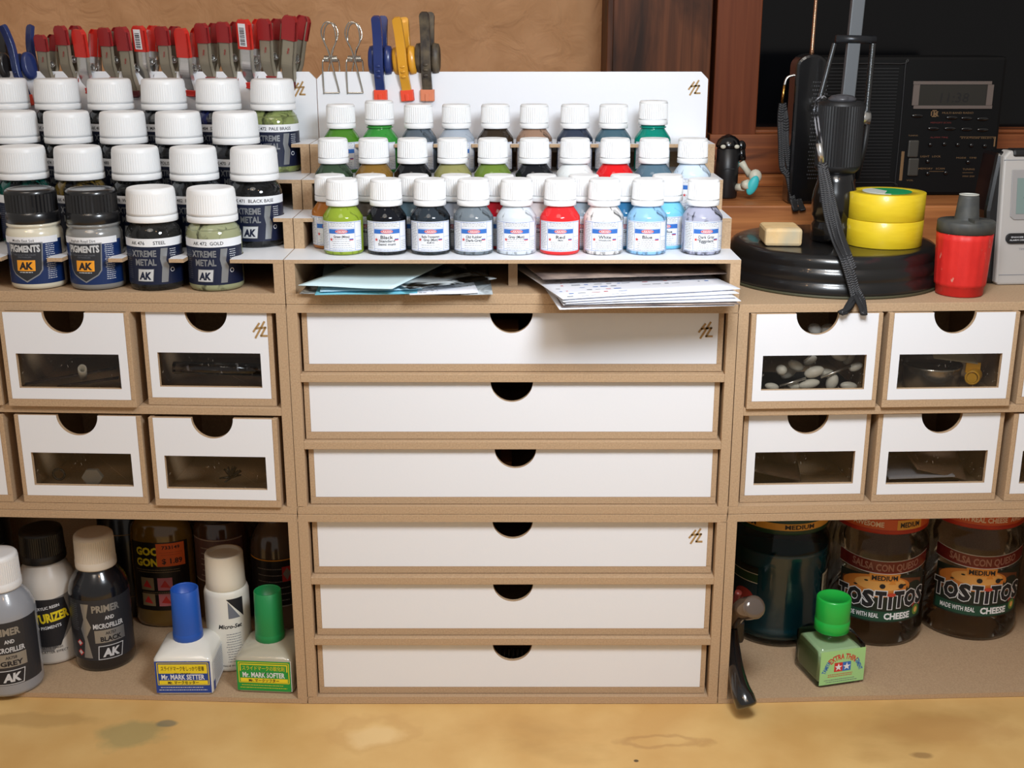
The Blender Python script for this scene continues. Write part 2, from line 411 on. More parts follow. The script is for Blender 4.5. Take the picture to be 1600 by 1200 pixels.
def emblem(parent, x, y, z, s=1.0, name='emblem'):
    b = MB(); t = .74*s
    for (ax, az), (cx, cz) in [((-4.9,-1.4),(-.4,4.8)), ((-3.6,-6.2),(3.6,6.1)), ((-3.0,1.0),(1.6,1.6)), ((.9,1.5),(4.5,1.7)), ((4.3,1.6),(.8,-4.6)), ((.5,-4.8),(5.2,-4.8))]:
        d = Vector((cx-ax, cz-az)); L = d.length; n = Vector((-d.y, d.x))/L*t; p0 = Vector((ax, az))*s; p1 = Vector((cx, cz))*s; e = d/L*t*.7
        b.prism([tuple(q) for q in (p0-n-e, p1-n+e, p1+n+e, p0+n-e)], -.25, 0, 'y')
    b.xf(lambda v: (v.x+x, v.y+y, v.z+z)); o = b.build(name, LOGO, parent, merge=False); o['label'] = 'engraved brown maker mark'; return o
NR = 14.4
def drawer(parent, x0, x1, z0, z1, yf, depth, ms=3.4, bs=5.5, window=None, mark=None, yaw=0, notch=0, bars=False):
    """tray with its front board set between side and bottom strips"""
    cx = (x0+x1)/2; w2 = (x1-x0)/2; h = z1-z0
    b = MB(); b.box(-w2, w2, 0, depth, 0, bs); b.box(-w2, -w2+ms, 0, depth, bs, h); b.box(w2-ms, w2, 0, depth, bs, h); b.box(-w2+ms, w2-ms, depth-3, depth, bs, h*.8)
    dr = b.build('drawer', MDF, parent, (cx, yf, z0), yaw, bevel=.3)
    b = MB(); a = w2-ms; y0, y1 = -.2, 3.0
    arc = [(NR*math.cos(PI*k/28)+notch, h-NR*math.sin(PI*k/28)) for k in range(29)]
    zb = bs
    if window:
        wx0, wx1, wz0, wz1 = window
        zb = wz1
        b.box(-a, a, y0, y1, bs, wz0); b.box(-a, wx0, y0, y1, wz0, wz1); b.box(wx1, a, y0, y1, wz0, wz1)
    b.prism([(-a, zb), (a, zb), (a, h)] + arc + [(-a, h)], y0, y1, 'y')
    b.m = [0 if abs((Vector(b.v[f[1]])-Vector(b.v[f[0]])).cross(Vector(b.v[f[2]])-Vector(b.v[f[0]])).normalized().y) > .9 else 1 for f in b.f]
    fp = b.build('front_panel', [WHT, MDF], dr, merge=False)
    if window:
        b = MB(); b.box(wx0-4, wx1+4, 3.1, 4.1, wz0-3, wz1+3); b.build('window_pane', PANE, dr)
    if mark: emblem(dr, mark[0], -.25, mark[1], .88)
    return dr
DEP = 172
# centre column, two units of three wide drawers
for unit, (z0, z1, lab) in enumerate([(0, 150, 'tan fibreboard cabinet of three wide white drawers standing on the desk, lower middle unit'),
                                      (150, 300, 'tan fibreboard cabinet of three wide white drawers directly under the paper slot, upper middle unit')]):
    t = thing('drawer_cabinet', lab, 'cabinet', (0, 0, z0))
    carcass(t, -149.7, 150.4, 0, 150, DEP, [TB+(150-TB)/3*k for k in (1, 2)][:2] and [48.1, 95.9+.3])
    for k, zz in enumerate([TB, 48.1+TB, 96.2+TB]):
        xs = [(-.3, .5, .2), (.6, -.4, .3)][unit][k]; yf = [(5.0, 4.4, 6.2), (4.6, 4.8, 6.0)][unit][k]
        drawer(t, -149.7+6.8+1.4+xs, 150.4-6.8-1.6+xs, zz+.3, zz+41.6, yf, 150, ms=3.8, notch=[(.3, 0, 0), (1.5, 0, -1)][unit][k], mark=(129.5, 29) if k == 2 else None)
# side columns: small drawer units above, open units below
def small_cab(F, sgn, lab):
    t = thing('small_drawer_cabinet', lab, 'cabinet', (F.ox, 0, 150), F.rot)
    x0, x1 = (-300, 0) if sgn < 0 else (0, 300)
    carcass(t, x0, x1, 0, 150, DEP, [72.2], k=SH*sgn, inner=0)
    return t
tL = small_cab(FL, -1, 'cabinet of small white windowed drawers left of the wide middle drawers')
tR = small_cab(FR, 1, 'cabinet of small white windowed drawers right of the wide middle drawers')
def sdrawer(t, F, zbase, pxb0, pxb1, pyb, yf, win, mark=None, yaw=0, z1=66.0, zlo=None):
    """pxb0..pxb1: bottom edge of the front in the picture; yf: how far in (negative: pulled out)"""
    zl = (TB if zlo == 0 else 72.2+TB)+.2
    x0 = xfor(pxb0, yf, 150+zl, F); x1 = xfor(pxb1, yf, 150+zl, F)
    cx = (x0+x1)/2; wd = 88.6; x0, x1 = cx-wd/2, cx+wd/2
    return drawer(t, x0, x1, zl, zl+z1, yf, 108, ms=3.2, window=win, mark=mark, yaw=yaw), cx, zl+150
W0 = (-35.2, 35.2, 13.2, 37.4)
DR = {}
DR['L1b'] = sdrawer(tL, FL, 1, 13.5, 214.5, 635, -4, W0, zlo=1)
DR['L1a'] = sdrawer(tL, FL, 1, -194, 6, 633, -3, W0, zlo=1)
DR['L1c'] = sdrawer(tL, FL, 1, 232, 433, 633, 3, W0, mark=(36, 54), zlo=1)
DR['L2b'] = sdrawer(tL, FL, 1, 34.5, 235.5, 786, 0, W0, zlo=0, z1=64.8)
DR['L2a'] = sdrawer(tL, FL, 1, -175, 25, 783, 0, W0, zlo=0, z1=64.8)
DR['L2c'] = sdrawer(tL, FL, 1, 238.5, 445, 792, -2.5, W0, zlo=0, z1=64.8)
DR['R1a'] = sdrawer(tR, FR, 1, 1163.5, 1370.5, 636.5, -3, W0, zlo=1)
DR['R1b'] = sdrawer(tR, FR, 1, 1376.5, 1577.5, 635, -3.5, W0, zlo=1)
DR['R1c'] = sdrawer(tR, FR, 1, 1582, 1790, 630, 0, W0, zlo=1)
DR['R2a'] = sdrawer(tR, FR, 1, 1153, 1352, 783.5, 7, W0, zlo=0, z1=64.8)
DR['R2b'] = sdrawer(tR, FR, 1, 1358.5, 1556.5, 782.5, 4.5, W0, zlo=0, z1=64.8)
DR['R2c'] = sdrawer(tR, FR, 1, 1560.5, 1768, 781, 2, W0, zlo=0, z1=64.8)
for F, sgn, lab in ((FL, -1, 'open tan fibreboard shelf unit holding primers and decal bottles, bottom left'), (FR, 1, 'open tan fibreboard shelf unit holding three large glass jars, bottom right')):
    t = thing('open_cabinet', lab, 'cabinet', (F.ox, 0, 0), F.rot)
    x0, x1 = (-300, 0) if sgn < 0 else (0, 300)
    carcass(t, x0, x1, 0, 150, DEP, [], k=SH*sgn, inner=0, tf=4.0)

# ------------------------------------------------------------------ stepped paint racks
LY = [0, 41.5, 82.5, 124]; LZ = [330.0, 351.0, 372.2, 393.5]; BBY = 168.0; BBZ = 443.8; TS = 2.5; ZB = 307.3
def sheet(b, x0, x1, y0, y1, z, bites, k, inner, outer):
    pts = [(x0, y0)]
    for cx, cy, r in sorted(bites):
        d_ = min(cy-y0, r*.56); wo = math.sqrt(r*r-d_*d_); a0 = math.asin(d_/r)
        pts.append((cx-wo, y0))
        pts += [(cx-r*math.cos(-a0+(PI+2*a0)*j/22), cy+r*math.sin(-a0+(PI+2*a0)*j/22)) for j in range(23)]
        pts.append((cx+wo, y0))
    pts += [(x1, y0), (x1, y1), (x0, y1)]
    if k:
        pts = [((inner+k*p[1], p[1]) if abs(p[0]-inner) < .01 else p) for p in pts]
    b.prism(pts, z-TS, z, 'z', 0, 1)
    b.m[-len(pts)-2] = 1
def rack(label, F, x0, x1, bites, k=0, inner=None, marks=(), divider=None):
    outer = None if inner is None else (x1 if inner == x0 else x0)
    t = thing('paint_rack', label, 'rack', (F.ox, 0, 300), F.rot)
    off = lambda b: b.xf(lambda v: (v.x, v.y, v.z-300))
    def fin(b, name, m, **kw):
        off(b); return b.build(name, m, t, **kw)
    b = MB(); b.box(x0, x1, 0, 174, 300.1, ZB); 
    if k: sheared(b, inner, outer, k)
    fin(b, 'base_board', MDF, bevel=.3)
    for xa, xb in ((x0, x0+6.8), (x1-6.8, x1)):
        b = MB(); zz = [ZB]+LZ
        for i in range(4): b.box(xa, xb, LY[i]+.2, 168, zz[i], LZ[i]-TS)
        if k: sheared(b, inner, outer, k)
        fin(b, 'side_panel', MDF, merge=False)
    if divider is not None:
        b = MB(); b.box(divider-3.1, divider+3.1, 26, 168, ZB, LZ[0]-TS); fin(b, 'divider', MDF)
    b = MB(); b.box(x0, x1, 168, 170.5, ZB, LZ[3]-10)
    if k: sheared(b, inner, outer, k)
    fin(b, 'back_panel', MDF)
    for i in range(4):
        b = MB(); sheet(b, x0, x1, LY[i], 168, LZ[i], bites[i], k, inner, outer)
        fin(b, 'shelf_board', [WHT, MDF], merge=False)
    c = 5.5; b = MB(); b.prism([(x0, LZ[3]-10), (x1, LZ[3]-10), (x1, BBZ-c), (x1-c, BBZ), (x0+c, BBZ), (x0, BBZ-c)], BBY+2.6, BBY+5.4, 'y')
    if k: sheared(b, inner, outer, k)
    fin(b, 'backboard', WHT)
    for (x, z, s) in marks: emblem(t, x, BBY+2.5, z-300, s)
    return t
# paint places: (picture column of the cap, row)
ROWA = [534, 602.8, 671.4, 739.3, 807, 875.3, 944.3, 1012.5, 1099.3]
ROWB = [516, 580, 646.7, 712.7, 779.7, 846, 912, 977, 1042.7]
ROWC = [520.4, 584.2, 643.7, 707, 770, 834.8, 898.6, 961.3, 1022.7, 1082]
ROWD = [532.3, 592.8, 653.7, 713, 774, 834.8, 898.5, 958.7, 1020.8]
HB = 49.6; RB = 13.6
CY = {'A': 28.0, 'B': 50.5, 'C': 92.0, 'D': 134.0}; CZ = {'A': LZ[0], 'B': LZ[0], 'C': LZ[1], 'D': LZ[2]}
RB = 13.5
def spread(a, d):
    for _ in range(60):
        for i in range(len(a)-1):
            e = d-(a[i+1]-a[i])
            if e > 0: a[i] -= e/2; a[i+1] += e/2
    return a
CX = {r: [xfor(px, CY[r], CZ[r]+42) for px in ps] for r, ps in (('A', ROWA), ('B', ROWB), ('C', ROWC), ('D', ROWD))}
CX = {r: spread(a, 27.7) for r, a in CX.items()}
AK0 = [49, 143, 236.5, 330.7]; AK1 = [-53, 35, 123, 212.4, 302.6, 397]; AK2 = [-62, 22.5, 105.5, 192.2, 279, 368]; AK3 = [9, 89.4, 172, 255.5, 340.8, 426]
HA = 67.5; RA = 18.25
AY = [20.5, 59.5, 99.5, 139.5]; AZ = [ZB, LZ[0], LZ[1], LZ[2]]
AX = [[xfor(px, AY[i], AZ[i]+56, FL) for px in ps] for i, ps in enumerate((AK0, AK1, AK2, AK3))]
em = at_y(1085, 137, BBY+2); 
rack('four-step rack for small paint bottles on the middle cabinet, paper slot below', FC, -149.7, 150.4,
     [[], [(x, 50.5, 13.8) for x in CX['B']], [(x, 92, 13.8) for x in CX['C']], [(x, 134, 13.8) for x in CX['D']]], marks=[(em.x, em.z, .86)], divider=X(801.5, 430, 26))
em = FL.l(at_y(467, 139, BBY+2, FL))
rack('four-step rack for larger paint bottles on the left cabinet, row of clamps above', FL, -300, 0,
     [[(x, AY[i], 18.7) for x in AX[i]] for i in range(4)], k=-SH, inner=0, marks=[(em.x, em.z, .86)])

# ------------------------------------------------------------------ small paint bottles on the middle rack
FRESH = {}
def small_cap():
    if 'cap' in FRESH: return FRESH['cap']
    b = MB(); b.lathe([(10.7,32.2),(10.9,32.6),(10.9,35.5),(10.75,35.6),(10.0,35.7),(10.0,36.2),(10.7,36.3),(10.8,36.6),(10.55,47.6),(10.3,48.6),(9.6,49.5),(8.8,49.6)], 84, rib=(84, .42, 36.5, 47.7))
    o = b.build('cap', CAPW, None, merge=False); FRESH['cap'] = o.data; bpy.data.objects.remove(o); return FRESH['cap']
def mesh_of(key, fn):
    if key not in FRESH:
        o = fn(); FRESH[key] = o.data; bpy.data.objects.remove(o)
    return FRESH[key]
def link(name, me, parent, loc=(0,0,0), rot=(0,0,0)):
    o = bpy.data.objects.new(name, me); COL.objects.link(o); o.parent = parent; o.location = tuple(v/1000 for v in loc); o.rotation_euler = rot; return o
def small_glass():
    b = MB(); b.lathe([(11.8,0),(13.0,.5),(13.5,1.6),(13.5,24.2),(13.0,25.6),(11.4,28.0),(9.3,30.9),(8.7,32.0),(8.7,35)], 40)
    return b.build('glass_body', CLEAR, None)
LM = [LBLW, BLUEI, REDI, INK, GREYI, LBLW]
def small_label(lines, full=True):
    L = Label(); x0, x1, z0, z1 = -17, 15.5, 2.6, 22.6
    L.rect(x0, x1, z0, z1, 0, 0)
    L.frame(x0+.4, x1-.4, z0+.4, z1-.4, .22, 1, 1)
    L.rect(-9.2, -9.0, z0+.5, z1-.5, 1, 1); L.rect(9.2, 9.4, z0+.5, z1-.5, 1, 1)
    L.lines(-16.2, -9.8, 4, 21.5, 16, 3, 1, .26, 3)
    L.lines(-8.5, 8.8, 19.0, 22.0, 3, 4, 1, .26, 5); L.rect(-8.8, 9, 18.2, 18.35, 1, 1)
    L.rect(-8.8, 9.0, 14.6, 17.6, 1, 1); L.oval(0, 16.1, 4.3, 1.35, 2, 2); L.frame(-3.6, 3.6, 15.25, 16.95, .2, 5, 3); L.text('АКАН', 0, 15.5, 1.15, 5, 3, w=5.6, off=.02)
    for i, (t, h, wd) in enumerate(lines): pass
    z = 14.0
    for (t, h, wd) in lines:
        z -= h*1.22+.5
        L.text(t, 0, z, h*1.22, 3, 2, w=min(12.0, wd*1.2), off=.018)
    L.star(-7.2, 10.6, 1.35, 2, 2)
    L.rect(5.2, 8.0, 11.2, 11.8, 0, 2); L.rect(5.2, 8.0, 10.6, 11.2, 1, 2); L.rect(5.2, 8.0, 10.0, 10.6, 2, 2)
    if z > 7: L.lines(-7, 7, 4.6, z-.3, max(1, int((z-4.9)/1.2)), 4, 1, .24, len(lines[0][0]))
    L.rect(-8.8, 9, 4.3, 4.45, 1, 1); L.lines(-7, 7.5, 3.1, 4.1, 1, 4, 1, .22, 9)
    L.lines(10, 15, 4, 10, 5, 4, 1, .25, 11); L.rect(9.6, 15, 12.2, 12.35, 1, 1)
    b = MB(); L.put(b, 13.5, .05); return b
def small_bottle(x, row, idx, color, lines, label, fill=24.5, residue=.5, tint=None, turn=0, lift=0, frame=FC):
    y, z = CY[row], CZ[row]
    t = thing('paint_bottle', label, 'bottle', (x, y, z+.1), R(turn), 'small paint bottles standing on the middle rack')
    ct = '%d_%d_%d' % tuple(color)
    pm = mat('paint_'+ct, color, .28, coat=.3)
    rc = tuple(tint) if tint else tuple(color)
    gm = glass('bottle_plastic_%d_%d_%d_%d' % (*rc, int(residue*10)), (244, 247, 247), rc, min(1.0, residue+.3), .04, .95)
    g = small_glass_me = mesh_of('sg', small_glass)
    go = link('bottle_body', g.copy(), t); go.data.materials.clear(); go.data.materials.append(gm)
    key = ('fill', fill)
    def mk():
        b = MB(); pr = [(12.2,.9),(12.8,1.8)]
        prof = [(13.5,24.2),(13.0,25.6),(11.4,28.0),(9.3,30.9),(8.7,32.0)]
        pr.append((12.8, min(fill, 24.0)))
        for r, zz in prof:
            if zz < fill: pr.append((r-.7, zz))
        if fill > 24.2:
            r = 12.8
            for (ra, za), (rb, zb) in zip(prof, prof[1:]):
                if za <= fill <= zb: r = ra+(rb-ra)*(fill-za)/(zb-za)-.7
            pr.append((r, fill))
        b.lathe(pr, 36); return b.build('paint', pm, None)
    f = mesh_of(key, mk); po = link('paint', f.copy(), t); po.data.materials.clear(); po.data.materials.append(pm)
    lb = small_label(lines).build('label', LM, t, merge=False)
    c = link('cap', small_cap(), t, (0, 0, lift), (0, 0, rnd.random()*6))
    if lift: 
        b = MB(); b.lathe([(8.9,32.3),(9.9,32.6),(9.9,33.3),(9,33.6),(9,36.5)], 32); b.build('neck_ring', CAPW if False else gm, t)
    return t
WORDS = ['first', 'second', 'third', 'fourth', 'fifth', 'sixth', 'seventh', 'eighth', 'ninth', 'tenth']
SP = {
 'A': [((140,162,52), 30, .6, [('Green (Mitsu)',1.3,9)], 'olive green', 'bright olive green'), ((20,22,28), 28, .35, [('Black',1.9,7),('Standard',1.4,9),('Semi matt',1.4,10)], 'black', 'black'),
       ((44,52,60), 24.5, .35, [('Radio Transparent',1.3,14),('Grey (Matt)',1.3,8),('RLM 02',1.0,4)], 'grey', 'smoky dark grey'), ((112,122,130), 24, .5, [('Old Rubber',1.5,9),('Dark-Grey',1.5,9)], 'rubber grey', 'streaky mid grey'),
       ((206,214,222), 26, .55, [('Grey (Matt)',1.5,9)], 'pale grey', 'pale whitish grey'), ((226,44,48), 31.5, .9, [('Red',1.8,5),('(Matt)',.9,3)], 'red', 'bright red'),
       ((232,228,226), 22, .45, [('White',1.8,7),('Whitehouse',.9,7)], 'white', 'white with clear shoulder'), ((142,190,228), 24, .5, [('Blue',1.8,5.5)], 'light blue', 'pale sky blue'),
       ((168,170,190), 22, .4, [('Dark Gray',1.7,9),('"Eggplant"',1.7,10)], 'eggplant grey', 'greyish lilac')],
 'B': [((176,110,50),30,.7,[('Rust',1.6,6)],'', 'orange brown'), ((92,84,76),29,.6,[('Metal',1.6,6)],'','brownish grey'), ((98,124,138),31,.8,[('AMT-7',1.6,7)],'','blue grey'), ((150,156,168),30,.7,[('FS 36320',1.6,8)],'','cool grey'),
       ((168,20,34),31.5,1,[('Red oxide',1.6,8)],'','deep crimson'), ((206,196,196),30,.7,[('Sand',1.6,6)],'','pinkish off-white'), ((140,156,168),30,.7,[('FS 36231',1.6,8)],'','steel grey'), ((48,108,150),31,.8,[('Blue-Green',1.6,9)],'','dark sky blue'), ((122,198,232),31.5,.9,[('Sky Blue',1.6,9)],'','bright sky blue')],
 'C': [((56,74,56),29,.5,[('Green',1.6,6)],'','dark green with grey streaks'), ((130,98,44),31,.9,[('Brown',1.6,6)],'','ochre brown'), ((20,22,24),30,.6,[('Black',1.6,6)],'','black'), ((142,140,88),31,.9,[('Olive',1.6,6)],'','greyish khaki'), ((104,128,52),31,.8,[('Green',1.6,6)],'','olive green'),
       ((24,26,30),29,.5,[('Black',1.6,6)],'','blackish'), ((222,226,226),29,.7,[('White',1.6,6)],'','white'), ((214,30,34),31.5,1,[('Red',1.6,6)],'','vivid red'), ((84,110,126),30,.8,[('Blue-Grey',1.6,8)],'','slate blue'), ((206,222,238),28,.5,[('Grey FS',1.6,6)],'','very pale blue')],
 'D': [((74,128,42),30,.7,[('Green',1.6,6)],'','grass green'), ((56,140,58),31.5,.9,[('Green',1.6,6)],'','emerald-tinged green'), ((88,98,108),28,.5,[('Grey',1.6,6)],'','clear-shouldered grey'), ((162,172,184),30,.8,[('Grey',1.6,6)],'','pale bluish grey'), ((52,42,32),28,.6,[('Brown',1.6,6)],'','dark brown'),
       ((150,120,100),26,.5,[('Tan',1.6,6)],'','tan'), ((52,60,78),28,.5,[('Grey',1.6,6)],'','dark blue grey'), ((70,98,112),30.5,.8,[('Blue',1.6,6)],'','dusty steel blue'), ((10,130,112),31.5,1,[('Emerald',1.6,7)],'','teal')]}
ROWN = {'A': 'front row', 'B': 'second row', 'C': 'third row', 'D': 'back row'}
for row in 'ABCD':
    n = len(SP[row])
    for i, (c, fill, res, ln, _, cn) in enumerate(SP[row]):
        lab = 'bottle of %s paint, %s in %s of middle rack' % (cn, WORDS[i]+' from left' if i else 'leftmost', ROWN[row])
        lift = 0
        if row == 'D' and i in (1, 8): lift = 2.6
        small_bottle(CX[row][i], row, i, c, ln, lab, fill, res, turn={('A',0):2,('A',7):-4,('A',8):6,('A',1):5,('A',2):4,('A',3):3}.get((row, i), rnd.uniform(-14, 14) if row != 'A' else 0), lift=lift)

# ------------------------------------------------------------------ larger paint bottles on the left rack
AKM = [NAVY, LBLW, SILV, INK, DKLBL, GREYI, BLUEL, ORNG, pc('pale_silver_ink', (196, 198, 200)), pc('dim_silver_ink', (96, 100, 106), .3, metal=.6)]
def ak_glass():
    b = MB(); b.lathe([(15.5,0),(17.3,.8),(18.1,2.4),(18.25,4),(18.25,35.0),(18.0,37.6),(17.0,40.4),(15.6,42.6),(14.2,44.0),(13.8,45.5),(13.8,48)], 48)
    return b.build('glass_body', CLEAR, None)
def ak_cap():
    b = MB(); b.lathe([(16.5,45.2),(16.75,45.6),(16.75,49.1),(16.6,49.2),(15.9,49.3),(15.9,49.75),(16.55,49.85),(16.5,51.5),(15.9,63.5),(15.6,65.6),(14.9,67.0),(13.6,67.5),(12.6,67.3)], 120, rib=(120, .14, 51.0, 64.0))
    return b.build('cap', CAPW, None, merge=False)
def ak_label(code, name, gap=None):
    L = Label(); L.rect(-30, 28, 4.6, 34.6, 0, 0)
    L.rect(-30, 28, 29.9, 35.3, 1, 1)
    t = code + gap*' ' + name if gap else code + '  ' + name
    L.text(t, 0, 31.3, 2.35, 3, 2, off=.012)
    L.text('XTREME', -3.5, 23.4, 4.3, 2, 1, w=17.5, off=.035); L.text('METAL', -2.3, 17.6, 4.3, 2, 1, w=14.5, off=.035)
    L.poly([(8.3, 28.8), (13.0, 28.8), (11.4, 20.5), (13.2, 16.5), (11.6, 6.0), (7.2, 6.0), (8.4, 16.2), (7.4, 21.5)], 2, 1)
    L.poly([(-8.0, 15.3), (3.3, 15.3), (2.2, 6.6), (-9.0, 6.6)], 9, 1); L.poly([(-7.6, 14.9), (2.8, 14.9), (1.8, 7.0), (-8.5, 7.0)], 8, 2)
    L.text('AK', -3.2, 8.3, 4.9, 0, 3, w=8.6, off=.05, shear=.15)
    L.lines(14.2, 19.5, 20, 28.5, 6, 1, 1, .35, 4); L.oval(15.4, 14, 1.5, 1.5, 1, 1); L.oval(15.4, 14, 1.1, 1.1, 0, 2)
    L.text('%02d' % 35, 17.4, 10.2, 1.7, 8, 2) if False else None
    L.lines(-20, -13, 8, 28, 14, 5, 1, .3, 8)
    b = MB(); L.put(b, 18.25, .05); return b
def ak_bottle(x, row, color, code, name, label, fill=37, residue=.5, turn=0, glassy=None):
    p = FL.w(x, AY[row], AZ[row]+.1)
    t = thing('paint_bottle', label, 'bottle', p, FL.rot+R(turn), 'larger paint bottles standing on the left rack')
    pm = mat('metal_paint_%d_%d_%d' % tuple(color), color, .3, metal=.35, coat=.3)
    gm = glass('jar_glass_%d_%d_%d_%d' % (*color, int(residue*10)), (225, 228, 228), color, residue, .03, 1.2)
    g = mesh_of('akg', ak_glass); go = link('bottle_body', g.copy(), t); go.data.materials.clear(); go.data.materials.append(gm)
    def mk():
        b = MB(); b.lathe([(15,1),(17.2,2.6),(17.4,min(fill, 35.0)) , (17.0 if fill > 36 else 17.4, fill)] + ([(15.6, 40.2), (13.4, 43)] if fill > 40 else []), 40); return b.build('paint', pm, None)
    po = link('paint', mesh_of(('akf', fill), mk).copy(), t); po.data.materials.clear(); po.data.materials.append(pm)
    ak_label(code, name).build('label', AKM, t, merge=False)
    link('cap', mesh_of('akc', ak_cap), t, (0,0,0), (0, 0, rnd.random()*6)); return t
AKS = {
 1: [((20,26,30),'AK 477','CHROME','far left edge, partly out of the picture'), ((10,70,62),'AK 481','GREEN','with teal paint'), ((96,78,32),'AK 475','ALUMINIUM','with golden brown residue'), ((28,30,32),'AK 478','WHITE ALUMINIUM','with dark residue'), ((60,64,68),'AK 482','PALE ALUMINIUM','with grey residue'), ((24,25,27),'AK 471','BLACK BASE','of black base paint')],
 2: [((24,25,28),'AK 483','GUN METAL',''), ((40,34,32),'AK 484','METALLIC',''), ((26,28,30),'AK 474','BURNT METAL',''), ((30,32,36),'AK 480','DARK ALUMINIUM',''), ((34,36,40),'AK 481','POLISHED ALUMINIUM',''), ((40,42,46),'AK 470','AK 475 COPPER','')],
 3: [((22,24,28),'AK 487','METALLIC SMOKE',''), ((20,22,26),'AK 486','JET EXHAUST',''), ((22,24,26),'AK 485','DARK BRASS',''), ((56,60,64),'AK 479','MATT ALUMINIUM',''), ((20,28,74),'AK 484','STAINLESS STEEL',''), ((128,140,86),'AK 472','PALE BRASS','of pale brass paint')]}
for row, rn in ((1, 'second row'), (2, 'third row'), (3, 'back row')):
    for i, (c, code, nm, extra) in enumerate(AKS[row]):
        pos = 'leftmost' if i == 0 else ('rightmost' if i == 5 else WORDS[i]+' from left')
        lab = '%s white-capped metallic paint bottle in %s of left rack' % (pos, rn)
        ak_bottle(AX[row][i], row, c, code, nm, lab, fill=41 if (row == 3 and i == 5) else 37, residue=.55 if i != 5 else .8, turn={(1,5):6, (3,5):8}.get((row, i), rnd.uniform(-6, 14)))
ak_bottle(AX[0][2], 0, (34,34,34), 'AK 476', '    STEEL', 'white-capped bottle labelled STEEL in the front row of the left rack', 36, .85, 4)
ak_bottle(AX[0][3], 0, (152,156,122), 'AK 472', 'GOLD', 'white-capped bottle labelled GOLD at the right end of the left rack', 41, .9, 2)
def pigment(x, px, color, name, label, turn):
    p = FL.w(x, AY[0], AZ[0]+.1)
    t = thing('pigment_jar', label, 'jar', p, FL.rot+R(turn), 'pigment jars with black ribbed lids on the left rack')
    pw = noisy('powder_%d' % color[0], color, tuple(int(v*.86) for v in color), (300,300,300), .7)
    b = MB(); b.lathe([(15.0,0),(17.4,.8),(18.1,2.6),(18.2,4.5),(18.2,36.8),(17.4,39.6),(16.4,40.6),(16.4,41.4),(17.3,42.0),(17.3,43.4),(15.6,44.0)], 48)
    b.build('jar_body', mat('pig_body_%d' % color[0], color, .25, coat=.6), t)
    b = MB(); b.lathe([(16.8,43.8),(17.1,44.2),(17.1,50.0),(16.4,51.0),(16.6,51.2),(16.6,63.0),(16.2,64.8),(15.2,65.8),(14.0,66.2),(13.2,65.9),(12.9,65.5)], 80, rib=(80, .75, 51.1, 63.5))
    b.build('lid', mat('black_lid', (24, 24, 26), .28, coat=.4), t, merge=False)
    L = Label(); L.rect(-30, 28, 4.2, 33.5, 6, 0); L.rect(-24, 24, 31.4, 35.8, 1, 1)
    sh = [(-11.5, 31.5), (12, 31.5), (10.6, 14), (8.5, 11), (.4, 6.4), (-7.6, 11), (-9.8, 14)]
    L.poly([(-12.3, 32.2), (12.8, 32.2), (11.4, 13.6), (9.0, 10.4), (.4, 5.4), (-8.2, 10.4), (-10.6, 13.6)], 2, 1); L.poly(sh, 4, 2)
    L.text(name, 0, 32.6, 1.75, 3, 2, off=.004)
    L.text('PIGMENTS', .3, 26.0, 4.2, 8, 3, w=21, off=.045, fn=lambda x, y: (x, y*(1+.14*(abs(x)/10)) if y > 2 else y))
    L.text('HIGH QUALITY FINE COLORS', .3, 23.5, 1.0, 5, 3, w=15); L.text('FOR MODELLERS', .3, 22.0, 1.0, 5, 3, w=9)
    L.poly([(-5.4, 20.4), (7, 20.4), (6.6, 13.2), (-5.8, 13.2)], 7, 3); L.text('AK', .6, 14.4, 4.8, 3, 4, w=9.6, off=.05, shear=.12)
    L.lines(-5, 6, 11.5, 13, 1, 1, 3, .4, 2); L.lines(14, 21, 7, 31, 18, 1, 1, .35, 6); L.text('PIGMENTO', -16.5, 10, 1.5, 1, 1, w=10, rot=PI/2)
    b = MB(); L.put(b, 18.2, .05); b.build('label', AKM, t, merge=False)
    return t
pigment(AX[0][0], 0, (214, 208, 188), 'Middle East Soil', 'black-lidded pigment jar labelled Middle East Soil, leftmost in the front row', -3)
pigment(AX[0][1], 0, (128, 128, 126), 'Asphalt Road Dirt', 'black-lidded pigment jar labelled Asphalt Road Dirt beside the STEEL bottle', -6)

